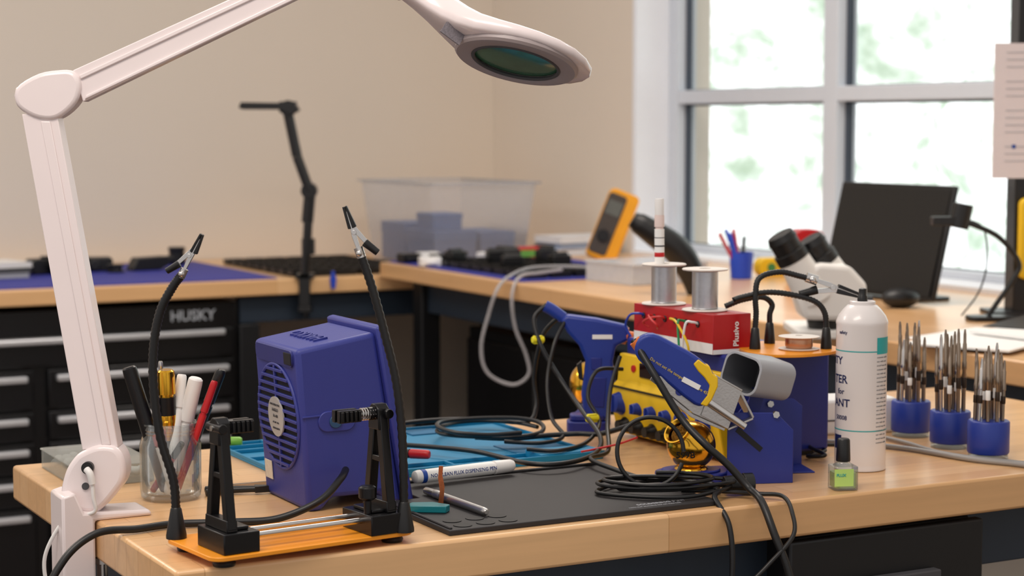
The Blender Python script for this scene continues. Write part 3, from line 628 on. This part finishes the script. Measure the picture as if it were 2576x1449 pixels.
mesh('heater_tube',G().cyl((-55,4,215),(40,6,150),11,9).sc(ur),SIL,hd)
# ---------------------------------------------------------------- AEROSOL CAN
cn=thing('aerosol_can','white aerosol dust remover can with teal and navy print','spray can',(.448,2.40,T))
mesh('can_body',G().lathe([(.029,0),(.0325,.001),(.0328,.004),(.0322,.007),(.0325,.009),(.0325,.186),(.0332,.189),(.0325,.192),(.030,.198),(.024,.206),(.019,.211),(.0165,.212),(.0165,.216),(.0150,.217),(.013,.214),(.001,.214)],48),mat('white_can_enamel',(232,226,224),.28,var=.01,coat=.3),cn)
mesh('valve',G().lathe([(.0065,.214),(.0065,.222),(.005,.224),(.0048,.232),(.002,.233)],20),BLK,cn)
mesh('printed_band',G().lathe([(.0326,.1535),(.0327,.1537),(.0327,.1545),(.0326,.155)],48,cap=False),CYN,cn)
mesh('printed_band',G().lathe([(.0326,.052),(.0327,.0522),(.0327,.0530),(.0326,.0535)],48,cap=False),CYN,cn)
for t,z,s_,ph in(('ITY',.137,.0140,-1.62),('TER',.113,.0150,-1.52),('for',.099,.010,-1.25),('ANT',.083,.0140,-1.50),('50008',.066,.008,-1.35)): text_cyl(t,s_,NAVY,cn,.0327,z,ph)
GP=mat('pale_grey_print',(130,130,134),.6)
for i in range(22): text_cyl(('contents under','use with care','avoid heat abo')[i%3],.0034,GP,cn,.0327,.146-i*.0052,.45,bold=False)
def cpatch(r,z0,z1,a0,a1,n=10):
    vs=[];fs=[]
    for i in range(n+1):
        a=a0+(a1-a0)*i/n
        for z in(z0,z1): vs.append((r*math.sin(a),-r*math.cos(a),z))
    for i in range(n): fs.append((2*i,2*i+2,2*i+3,2*i+1))
    return G().add(vs,fs)
mesh('printed_panel',cpatch(.03275,.151,.172,.45,1.3),CYN,cn)
mesh('printed_panel',cpatch(.03275,.028,.046,-1.5,-1.0),NAVY,cn)
text_cyl('safety',.006,NAVY,cn,.0327,.176,-1.2)
pb=thing('flux_bottle','small square glass bottle with black cap and green label','bottle',(.402,2.262,T),.15)
mesh('bottle_glass',G().prism(rr(.031,.031,.006),0,.029,'z').lathe([(.013,.029),(.008,.033),(.008,.036)],20),GLASS,pb,.001)
mesh('liquid',G().prism(rr(.027,.027,.005),.003,.021,'z'),clear('pale_liquid',(196,214,120),.65),pb)
mesh('brush_cap',G().lathe([(.0085,.034),(.0088,.036),(.0078,.060),(.0065,.062)],24),BLK,pb,.0006)
mesh('paper_label',G().bb(-.0157,.008,-.0163,-.0158,.006,.027),mat('pale_green_label',(190,226,120),.6),pb)
text('FLUX',.005,CYN,pb,(-.0135,-.0165,.018),(1,0,0),(0,0,1),bold=True)
# ---------------------------------------------------------------- TIP HOLDERS
TIP=mat('tip_steel',(150,136,122),.35,1.,var=.2); TIP2=mat('tip_dark_band',(66,56,50),.4,.8)
for (x,y) in((.567,2.655),(.601,2.56),(.632,2.475)):
    h=thing('tip_holder','round blue holder full of soldering tip cartridges','tip holder',(x,y,T),random.random(),'blue soldering tip holders')
    mesh('clear_base',G().lathe([(.024,0),(.026,.001),(.026,.006),(.024,.007)],36),CLR,h)
    mesh('holder_cup',G().lathe([(.0265,.0072),(.0275,.009),(.0275,.049),(.026,.051)],40),BLU2,h,.0006)
    for k in range(13):
        a=k*2*math.pi/9+.2; r=.018 if k<9 else .008
        L_=random.uniform(.080,.116)
        t=mesh('soldering_tip',G().lathe([(.0026,0),(.0026,L_*.50),(.0033,L_*.51),(.0033,L_*.60),(.0028,L_*.61),(.0028,L_*.82),(.0022,L_*.83),(.0020,L_*.94),(.0011,L_)],12),(TIP,SIL,TIP,TIP)[k%4],None,label='slender steel soldering tip standing in blue holder',cat='soldering tip',loc=(x+r*math.cos(a),y+r*math.sin(a),T+.0515),group='soldering tips in holders')
        t.rotation_euler=(random.uniform(-.03,.03),random.uniform(-.03,.03),0)
        mesh('band',G().lathe([(.0029,L_*.28),(.0033,L_*.29),(.0033,L_*.40),(.0029,L_*.41)],12),WPAP if k%3==0 else TIP2,t)
wp=thing('power_supply','white plastic power supply box behind the spray can','power supply',(.475,2.70,T),.25)
mesh('case',G().prism(rr(.15,.07,.012),0,.05,'z'),WHT2,wp,.004)
mesh('vent',G().bb(-.05,.05,-.0358,-.0348,.02,.022),DGR,wp)
# ---------------------------------------------------------------- CABLES on bench
cable([(.148,2.272,1.100),(.172,2.245,1.06),(.202,2.225,1.012),(.228,2.20,.985),(.254,2.195,.962),(.278,2.185,.936),(.289,2.155,.926),(.300,2.128,.895),(.319,2.115,.84),(.335,2.11,.74),(.34,2.11,.6)],.0046,'thick black handpiece cable draped over the bench edge')
P=[]
for i in range(34):
    a=i*.62; P.append((.180+.014*math.sin(i*.37)+(.064+.009*math.sin(i*1.3))*math.cos(a),2.212+(.034+.012*math.sin(i*.5))*math.sin(a),.930+.00045*i))
cable(P,.0024,'black cable coiled in loose loops on the mat',res=4,n=8)
P=[(.166+.040*math.cos(a*.35),2.235+.012*math.sin(a*.35),.970+.040*math.sin(a*.35)) for a in range(18)]
cable(P,.0027,'single upright black cable loop around the tip cleaner',res=4)
cable([(.12,2.235,.930),(.10,2.19,.930),(.14,2.165,.930),(.20,2.160,.930),(.245,2.19,.932),(.262,2.215,.934)],.0024,'black cable strand curving across the mat')
mesh('cable_plug',G().cyl((-.016,0,.0),(.008,0,.0),.010,.012,16).cyl((.008,0,0),(.020,0,0),.013,.013,16).tube([(-.016,0,0),(-.03,.002,-.002),(-.045,.0,-.003)],.003),BLK,None,.0006,label='round black cable plug at the end of the coil',cat='plug',loc=(.268,2.222,.9335),rot=.2)
cable([(.225,2.215,.932),(.245,2.20,.93),(.236,2.165,.928),(.250,2.135,.90),(.252,2.125,.84),(.24,2.12,.74)],.0033,'black cable hanging over bench front edge')
cable([(.20,2.20,.930),(.25,2.205,.928),(.29,2.20,.926),(.318,2.185,.926),(.325,2.155,.912),(.322,2.13,.89),(.29,2.11,.86),(.25,2.10,.82),(.22,2.10,.76)],.0026,'thin black cable looping off the bench edge')
cable([(.050,2.69,1.104),(.032,2.685,1.085),(.040,2.67,1.05),(.0635,2.65,1.01),(.095,2.58,.97),(.118,2.50,.945),(.108,2.415,.937),(.07,2.345,.937),(.021,2.34,.937),(-.046,2.42,.938),(-.11,2.47,.936),(-.16,2.50,.934)],.0033,'black desoldering gun cable running across teal mat')
cable([(.072,2.685,1.09),(.045,2.70,1.06),(.032,2.71,1.0),(.035,2.70,.955),(.02,2.68,.936),(-.04,2.70,.936),(-.10,2.70,.936),(-.16,2.66,.936),(-.2,2.58,.936)],.0033,'black air hose curling behind the teal mat')
cable([(.075,2.68,1.08),(.06,2.66,1.05),(.05,2.64,1.0),(.055,2.60,.955),(.07,2.55,.937),(.04,2.50,.936),(-.01,2.51,.936)],.0028,'thin black cable hanging behind the gun')
cable([(.150,2.60,1.04),(.135,2.56,1.0),(.128,2.50,.96),(.125,2.43,.937),(.10,2.38,.936),(.13,2.31,.934),(.16,2.26,.932)],.0030,'black cable running between stations')
cable([(.155,2.62,1.02),(.118,2.60,1.02),(.105,2.585,.985),(.12,2.56,.955),(.10,2.50,.937),(.06,2.44,.936),(.02,2.45,.936)],.0028,'black cable looping down from the yellow panel')
cable([(.16,2.53,.955),(.12,2.52,.945),(.09,2.55,.94),(.05,2.55,.938),(.0,2.53,.937),(-.05,2.54,.937)],.0036,'black plug lead trailing from the station')
cable([(.165,2.46,.95),(.14,2.44,.945),(.11,2.43,.94),(.09,2.42,.938)],.0014,'thin red test lead beside the station',REDP)
P=[]
for i in range(22):
    a=.6+i*.52; P.append((-.03+(.080+.006*math.sin(i))*math.cos(a),2.595+(.080+.016*math.sin(i*.7))*math.sin(a),.935+.0006*i))
cable(P,.0031,'black cable coiled in wide loops on teal mat',res=4,n=8)
for x,y,z in((.037,2.676,1.055),(.110,2.56,.960)):
    mesh('cable_tag',G().box(0,0,0,.014,.006,.012).cyl((-.009,0,0),(.009,0,0),.0048),mat('yellow_tag',(235,220,30),.5),None,.001,label='yellow tape tag wrapped round a black cable',cat='tag',loc=(x,y,z),rot=.4)
GC=mat('grey_cable',(150,146,142),.5)
cable([(.30,2.58,.93),(.44,2.58,.924),(.53,2.53,.924),(.60,2.445,.924),(.66,2.40,.924),(.75,2.30,.924)],.0035,'grey cable lying along the bench',GC)
cable([(.52,2.62,.924),(.545,2.57,.924),(.575,2.49,.924),(.64,2.43,.924),(.80,2.34,.924)],.0028,'thin pale cable beside tip holders',GC)
cable([(.40,2.56,.924),(.42,2.50,.926),(.39,2.46,.925),(.41,2.44,.93),(.40,2.50,.932),(.46,2.54,.926)],.0025,'small tangled black wire behind spray can')
# ---------------------------------------------------------------- RIGHT COUNTER ITEMS
rmesh('desk_mat',G().prism(rr(.52,.82,.01),0,.003,'z'),MATB,'blue anti-static mat on the counter','mat',2.56,4.63,R)
def grid(a0,b0,z,na,nb,da,db,grp,lab):
    g=G().bb(-.030,.030,-.026,.026,0,.003).bb(-.030,-.027,-.026,.026,.003,.016).bb(.027,.030,-.026,.026,.003,.016).bb(-.027,.027,-.026,-.023,.003,.016).bb(-.027,.027,.023,.026,.003,.016).bb(-.003,.003,-.023,.023,.003,.013)
    first=None
    for i in range(na):
        for j in range(nb):
            loc=rm(a0+i*da,b0+j*db,z)
            if first is None: first=mesh('component_tray',g,BLK,None,0,label=lab,cat='tray',loc=loc,rot=RZ,group=grp)
            else:
                n_=first.copy(); COL.objects.link(n_); n_.location=loc; n_.rotation_euler=(0,0,RZ+random.uniform(-.06,.06))
grid(2.375,4.30,R+.0035,4,9,.074,.066,'black trays on the blue mat','small open black plastic component tray')
grid(2.06,5.14,T+.0005,6,9,.072,.068,'black trays on back counter','small black plastic component tray on back counter')
for a,b,m_,l in((2.33,4.96,BLK,'small black plastic adapter on blue mat'),(2.40,4.98,WHT2,'small white plastic adapter on blue mat'),(2.46,4.92,WHT2,'small white plastic adapter on blue mat'),(2.50,4.99,BLK,'small black plastic adapter on blue mat'),(2.56,4.90,WHT2,'small white plastic adapter on blue mat'),(2.40,4.89,BLK,'small black plastic adapter on blue mat'),(2.32,4.80,WHT2,'small white plastic adapter on blue mat')):
    rmesh('adapter',G().bb(-.03,.03,-.022,.022,0,.026).bb(-.018,.018,-.030,-.021,.006,.016),m_,l,'adapter',a,b,R+.0035,.003,rot=random.uniform(-20,20))
for i,(a,b,hh) in enumerate(((2.40,4.80,.030),(2.49,4.72,.034),(2.58,4.80,.028),(2.62,4.66,.036),(2.45,4.55,.030),(2.56,4.48,.034))):
    rmesh('battery_holder',G().bb(-.028,.028,-.018,.018,0,hh-.008).cyl((-.024,0,hh-.008),(.024,0,hh-.008),.009,n=12),BLK,'small black battery holder stacked on a tray','battery holder',a,b,R+.020,.002,group='battery holders on the trays',rot=random.uniform(-25,25))
o=room_thing('meter','red and black handheld meter with green screen','meter',2.70,4.93,R+.0035)
mesh('body',G().prism(rr(.15,.07,.015),0,.035,'z'),REDP,o,.004)
for x in(-.065,.065): mesh('end_cap',G().bb(x-.017,x+.017,-.037,.037,0,.04),BLK,o,.004)
mesh('screen',G().bb(-.04,.04,-.0365,-.0345,.008,.028),mat('green_display',(110,170,70),.3),o)
for i,(c_,w_) in enumerate((((225,225,228),.24),((90,110,150),.22),((232,232,236),.23),((150,165,190),.21),((228,230,234),.22))):
    rmesh('book',G().bb(-w_/2,w_/2,-.075,.075,.0,.003).bb(-w_/2+.003,w_/2-.003,-.073,.072,.003,.0155).bb(-w_/2,w_/2,-.075,.075,.0155,.0185),mat('cover_%s'%('abcde'[i]),c_,.5),'thin pale booklet stacked on the counter','book',2.99,5.13,T+.0005+i*.019,.001,group='stacked booklets',rot=2*i-3)
rmesh('lidded_box',G().bb(-.14,.10,-.10,.10,0,.003).bb(-.14,-.137,-.1,.1,.003,.05).bb(.097,.1,-.1,.1,.003,.05).bb(-.137,.097,-.1,-.097,.003,.05).bb(-.137,.097,.097,.1,.003,.05).bb(-.145,.105,-.105,.105,.05,.054),MLK,'frosted white lidded plastic box on counter','box',2.62,4.10,R,.001,rot=5)
bn=room_thing('storage_bin','large frosted clear storage bin holding blue boxes','storage bin',2.70,5.46,T)
a,b,h,fl=.185,.26,.262,.03
mesh('bin_wall',G().add([(-a+fl,-b+fl,0),(a-fl,-b+fl,0),(a-fl,b-fl,0),(-a+fl,b-fl,0),(-a,-b,h),(a,-b,h),(a,b,h),(-a,b,h)],[(0,1,2,3)]+[(i,(i+1)%4,4+(i+1)%4,4+i) for i in range(4)]),BIN,bn)
g=G()
for x in(-.19,.19): g.bb(x-.01,x+.01,-.27,.27,.256,.264)
for y in(-.265,.265): g.bb(-.18,.18,y-.01,y+.01,.256,.264)
mesh('rim',g,BIN,bn,.002)
BB=mat('grey_blue_box_card',(92,114,160),.6)
for x,y,z,sx,sy,sz in((-.07,-.10,.005,.14,.22,.105),(.075,-.10,.005,.12,.22,.10),(-.03,.13,.005,.2,.18,.12),(-.065,-.08,.112,.10,.12,.05)):
    rmesh('small_box',G().bb(-sx/2,sx/2,-sy/2,sy/2,0,sz).bb(-sx/2-.002,sx/2+.002,-sy/2-.002,sy/2+.002,sz*.7,sz+.002),BB,'grey-blue lidded box stored inside clear bin','box',2.70+x,5.46+y,T+z,.002,group='blue boxes in the bin')
mm_=thing('multimeter','yellow multimeter with dark face leaning against the wall','multimeter',(.258,5.52,R+.006),math.radians(2))
Mm=ry(22)@rx(-5)
mesh('holster',G().prism(rr(.092,.215,.016,cx=0,cy=.107),0,.045,M=Mm),mat('amber_holster',(240,164,20),.45),mm_,.006)
mesh('face',G().prism(rr(.056,.185,.010,cx=-.018,cy=.107),-.004,.001,M=Mm),mat('dark_grey_plastic',(66,58,52),.5),mm_,.002)
mesh('screen',G().bb(-.040,.004,-.006,-.003,.135,.178,M=Mm),mat('lcd_grey',(96,98,92),.3),mm_)
mesh('dial',G().lathe([(.019,0),(.017,.008)],24,M=Mm@tr(-.018,-.004,.07)@rx(90)),BLK,mm_)
P=cr([(0,0,0),(-.015,0,.05),(-.05,0,.105),(-.105,0,.145),(-.155,0,.178)],6); n_=len(P)
mesh('lamp_hood',G().sweep(P,[.022+.012*math.sin(math.pi*i/(n_-1)) if i<n_-2 else .020 for i in range(n_)],16),BLK,None,label='black curved plastic lamp hood standing on counter',cat='lamp',loc=(.440,4.45,R+.001))
BLC=mat('bright_blue_plastic',(30,70,190),.4)
cu=thing('pen_cup','bright blue pen cup on the counter','pen cup',(.60,4.92,R))
mesh('cup_wall',G().lathe([(.026,0),(.028,.002),(.032,.07),(.030,.07),(.027,.006),(.001,.005)],24,cap=False),BLC,cu)
for i,(dx,dz,c_) in enumerate(((-.06,.12,RED),(-.042,.13,BLC),(-.03,.12,BLC),(-.02,.13,RED),(.01,.11,BLK))):
    pen('pen','coloured pen standing in blue cup','pen',(.60,4.92+.004*i-.01,R+.01),(.60+dx,4.92+.008*i-.01,R+dz),.005,c_,c_,.3,group='pens in blue cup')
o=thing('tape_dispenser','yellow and green tape case on the counter','tape dispenser',(.70,5.0,R),.3)
mesh('case',G().prism(rr(.11,.05,.02,cy=.025),-.02,.02),YEL,o,.003); mesh('spool',G().cyl((-.02,-.022,.025),(-.02,.022,.025),.012),mat('green_plastic',(60,130,70),.4),o)
o=thing('plastic_case','red and yellow plastic case behind the microscope','case',(.74,4.75,R),.2)
mesh('case',G().prism(rr(.09,.14,.03,cy=.07),-.03,.03),RED,o,.004); mesh('band',G().bb(-.046,.046,-.031,.031,.05,.065),YEL,o,.002)
ms=thing('microscope','white stereo microscope with black rubber eyepieces','microscope',(.584,3.56,R),0)
um=.000755
def P4(x,y,d=0): return (x-2065,d,850-y)
IV=mat('ivory_enamel',(236,233,228),.35,var=.02)
mesh('base',G().prism(rr(190,260,20,cx=30,cy=70),0,22,'z').sc(um),IV,ms,.003)
mesh('column',G().cyl((60,170,22),(60,170,150),18).sc(um),SIL,ms)
mesh('arm',G().prism([(70,-20),(100,0),(100,30),(60,40),(30,20),(30,-10)],100,150,'z').bb(30,90,0,180,95,130).sc(um),BLK,ms,.004)
mesh('head_body',G().prism([(-48,48),(-66,100),(-58,155),(-14,190),(64,184),(108,136),(104,60),(64,45)],-60,64).sc(um),IV,ms,.01,3)
mesh('objective',G().cyl((10,0,48),(10,0,8),44,36).sc(um),BLK,ms)
for (ax,ay,bx_,by_,cx_,cy_,d) in((2052,752,1994,654,1956,590,-24),(2132,752,2078,666,2038,604,30)):
    et=mesh('eyepiece_tube',G().cyl(P4(ax,ay,d),P4(bx_,by_,d-6),50,40,28).sc(um),IV,ms)
    a=Vector(P4(bx_,by_,d-6)); b=Vector(P4(cx_,cy_,d-12))
    mesh('eyepiece',G().cyl(a,a+(b-a)*.35,42,42,24).cyl(a+(b-a)*.3,a+(b-a)*.8,36,36,24).cyl(a+(b-a)*.75,b,39,33,24).sc(um),BLK,et,.001)
mesh('focus_knob',G().cyl((85,-30,85),(125,-30,85),22).sc(um),BLK,ms,.001)
mo=thing('monitor','black flat monitor standing on the counter','monitor',(.942,4.17,R),RZ)
mesh('screen_housing',G().prism([(-.012,.01),(0,.01),(.062,.264),(.050,.266)],0,.40),BLK,mo,.003)
mesh('screen',G().prism([(-.0135,.02),(-.0118,.02),(.0480,.256),(.0463,.256)],.010,.39),mat('black_glossy_screen',(8,9,11),.3),mo)
mesh('stand',G().prism(rr(.14,.2,.02,cx=.06,cy=.19),0,.008,'z').bb(.03,.06,.16,.22,.008,.12),BLK,mo,.002)
mesh('computer_mouse',G().ball((0,0,.022),.03,(1.5,1,.75),24),BLK,None,label='black computer mouse on the counter',cat='mouse',loc=(.855,4.13,R),rot=.3)
for i,(x,y,rot,m_) in enumerate(((.90,3.55,.3,WPAP),(.86,3.42,.45,WPAP),(1.02,3.5,.1,WPAP),(1.05,3.62,.5,BMAT))):
    mesh('paper',G().prism([(-.13,-.1),(.13,-.1),(.13,.1),(-.13,.1)],0,.0015+.002*(i%3),'z'),m_,None,label='loose printed paper sheets on the counter' if m_ is WPAP else 'dark folder lying on the counter',cat='paper',loc=(x,y,R+.0005+.006*i),rot=rot+RZ)
dl=thing('gooseneck_lamp','black gooseneck desk lamp on tripod foot','lamp',(1.00,3.86,R))
mesh('base',G().prism(rr(.13,.06,.02),0,.01,'z'),BLK,dl,.002)
mesh('gooseneck',G().tube([(-.02,0,.01),(.0,0,.04),(.03,0,.085),(.04,0,.12),(0,0,.17),(-.05,0,.195),(-.085,0,.205)],.0055).sc(1),BLK,dl)
mesh('lamp_head',G().cyl((-.085,0,.19),(-.075,0,.24),.02).box(-.115,0,.205,.05,.03,.018),BLK,dl,.002)
mesh('power_cable',G().tube([(-.08,.01,.21),(-.03,.02,.19),(-.02,.02,.12),(-.04,.0,.06),(-.08,-.02,.012)],.0018),BLK,dl)
ps=thing('equipment_rack','black upright post with taped paper notice','post',(1.086,3.96,R))
mesh('post',G().bb(-.035,.06,-.02,.05,0,1.0).bb(-.08,.1,-.03,.08,0,.01),BLK,ps,.002)
nt=mesh('paper_notice',G().bb(-.085,.06,-.0225,-.0212,.29,.57),mat('notice_paper',(236,226,228),.6,var=.01),ps)
g=G()
for i in range(16):
    if i in(3,7,12): continue
    g.bb(-.06,.05,-.0231,-.0226,.55-.015*i,.5515-.015*i)
mesh('printed_lines',g,GRY,nt,kind='stuff')
mesh('emblem',G().bb(-.045,-.037,-.0232,-.0227,.352,.360),BPR,nt)
mesh('yellow_holder',G().prism(rr(.06,.17,.015,cx=.0,cy=.165),-.05,-.024),YEL,ps,.004)
cable([(.30,4.95,.975),(.18,5.0,.985),(.06,4.98,.985),(.0,4.86,.975),(-.035,4.765,.95),(-.060,4.755,.88),(-.078,4.75,.80),(-.062,4.745,.735),(.0,4.74,.705),(.042,4.742,.73),(.036,4.75,.78),(.008,4.755,.85),(.0,4.76,.93),(.02,4.80,.975),(.07,4.86,.98),(.13,4.9,.985)],.0044,'pale translucent hose looping over the counter edge',clear('milky_tube',(190,186,188),.6,.3),name='hose')
# ---------------------------------------------------------------- BACK COUNTER ITEMS
rmesh('desk_mat',G().prism(rr(1.55,.76,.01),0,.003,'z'),MATB,'blue anti-static mat on back counter','mat',1.20,5.47,T)
bl_=thing('desk_lamp','slim black articulated task lamp clamped to counter','lamp',(-.597,5.43,T))
ub=.00115
def P5(x,y): return (x-770,0,700-y)
mesh('clamp',G().bb(-22,22,-26,30,0,12).bb(-14,14,-26,-16,-70,12).bb(-16,16,-26,20,-84,-70).cyl((0,6,-100),(0,6,-45),7).sc(ub),BLK,bl_,.002)
def bars(a,b,w,d=8):
    a=Vector(a);b=Vector(b); g=G(); g.cyl(a+Vector((0,-d,0)),b+Vector((0,-d,0)),w,n=8); g.cyl(a+Vector((0,d,0)),b+Vector((0,d,0)),w,n=8); return g
mesh('lower_arm',bars((0,0,12),P5(778,560),11).cyl(P5(778,640),P5(778,600),17).cyl(P5(776,560),P5(784,478),15).sc(ub),BLK,bl_,.001)
mesh('upper_arm',bars(P5(782,480),P5(752,395),12).cyl(P5(752,395),P5(730,285),13).sc(ub),BLK,bl_,.001)
mesh('joint',G().cyl((12,-18,220),(12,18,220),20).sc(ub),BLK,bl_,.001)
mesh('joint',G().cyl((-38,-14,425),(-38,14,425),20).sc(ub),BLK,bl_,.001)
mesh('lamp_head',G().prism([(-160,426),(-155,440),(-20,438),(-10,420),(-30,408),(-60,422),(-150,422)],-20,20).bb(-60,-18,-14,14,414,442).sc(ub),BLK,bl_,.002)
def bag(a,b,name,label,g,m_,cat,rot=0): return rmesh(name,g,m_,label,cat,a,b,T+.0035,.003,rot=rot)
bag(1.43,5.55,'camera','black camera body with round lens on blue mat',G().prism(rr(.12,.045,.010,cy=.0225),-.03,.03).cyl((0,-.06,.023),(0,-.03,.023),.019).bb(-.02,.02,-.015,.015,.045,.052),BLK,'camera',10)
bag(1.58,5.60,'camera','small black camera lying on blue mat',G().prism(rr(.11,.04,.010,cy=.02),-.035,.035).cyl((0,-.06,.02),(0,-.035,.02),.016),BLK,'camera',-12)
bag(1.73,5.55,'power_tool','black handheld tool on blue mat',G().prism([(-.06,0),(.03,0),(.06,.012),(.07,.022),(.06,.04),(-.04,.038)],-.025,.025).cyl((.05,0,.030),(.085,0,.030),.010),BLK,'tool',8)
bag(1.50,5.48,'cable_reel','teal plastic cable reel on blue mat',G().lathe([(.026,0),(.028,.003),(.018,.006),(.018,.018),(.028,.021),(.026,.024)],24),mat('teal_plastic',(0,110,130),.4),'reel')
bag(1.62,5.50,'cable_reel','black cable reel on blue mat',G().lathe([(.026,0),(.028,.003),(.018,.006),(.018,.018),(.028,.021),(.026,.024)],24),BLK,'reel')
bag(1.88,5.72,'camera_lens','small dark camera lens standing on mat',G().lathe([(.026,0),(.028,.016),(.024,.036),(.028,.055),(.020,.055)],24),BLK,'lens')
for i in range(3): rmesh('book',G().bb(-.12,.12,-.09,.09,.0,.002).bb(-.118,.118,-.088,.087,.002,.012).bb(-.12,.12,-.09,.09,.012,.014),[GRY,DGR,WHT2][i],'flat grey booklet stacked on blue mat','book',1.22,5.50,T+.0035+.0145*i,.001,group='booklets on blue mat',rot=6*i)
rmesh('spring_clip',G().prism([(-.005,.012),(.005,.012),(.009,.04),(.006,.052),(-.006,.052),(-.009,.04)],-.005,.005).cyl((0,0,.048),(0,0,.063),.005),BLC,'small blue plastic clip hanging on the counter edge','clip',2.13,5.052,.875,.001)
# ---------------------------------------------------------------- LIGHTS / WORLD / CAMERA
wd=bpy.data.worlds.new('world'); scene.world=wd; wd.use_nodes=True; bg=wd.node_tree.nodes['Background']; bg.inputs[0].default_value=(1,.95,.92,1); bg.inputs[1].default_value=.68
def area(loc,size,en,col,rot=(0,0,0),sy=None):
    l=bpy.data.lights.new('ceiling_light','AREA'); l.energy=en; l.color=col; l.size=size
    if sy: l.shape='RECTANGLE'; l.size_y=sy
    o=bpy.data.objects.new('ceiling_light',l); COL.objects.link(o); o.location=loc; o.rotation_euler=rot; return o
area((-.6,1.2,2.75),1.2,26,(1,.89,.79),sy=.6)
area((.2,4.0,2.75),1.2,27,(1,.89,.79),sy=.6)
area((-2.4,3.4,2.75),1.2,29,(1,.89,.79),sy=.6)
sl=bpy.data.lights.new('daylight','SUN'); sl.energy=4.0; sl.angle=math.radians(35); sl.color=(.90,.96,1)
so=bpy.data.objects.new('daylight',sl); COL.objects.link(so)
d=-(rm(1,.15,.35)); so.rotation_euler=Vector(d).to_track_quat('-Z','Y').to_euler()
cam=bpy.data.cameras.new('camera'); co=bpy.data.objects.new('camera',cam); COL.objects.link(co)
co.location=(0,0,1.36); co.rotation_euler=(math.radians(90-4.93),0,0); cam.lens=66.28; cam.sensor_width=36; cam.clip_start=.05
cam.dof.use_dof=True; cam.dof.focus_distance=2.12; cam.dof.aperture_fstop=7.0
scene.camera=co
scene.view_settings.view_transform='Standard'
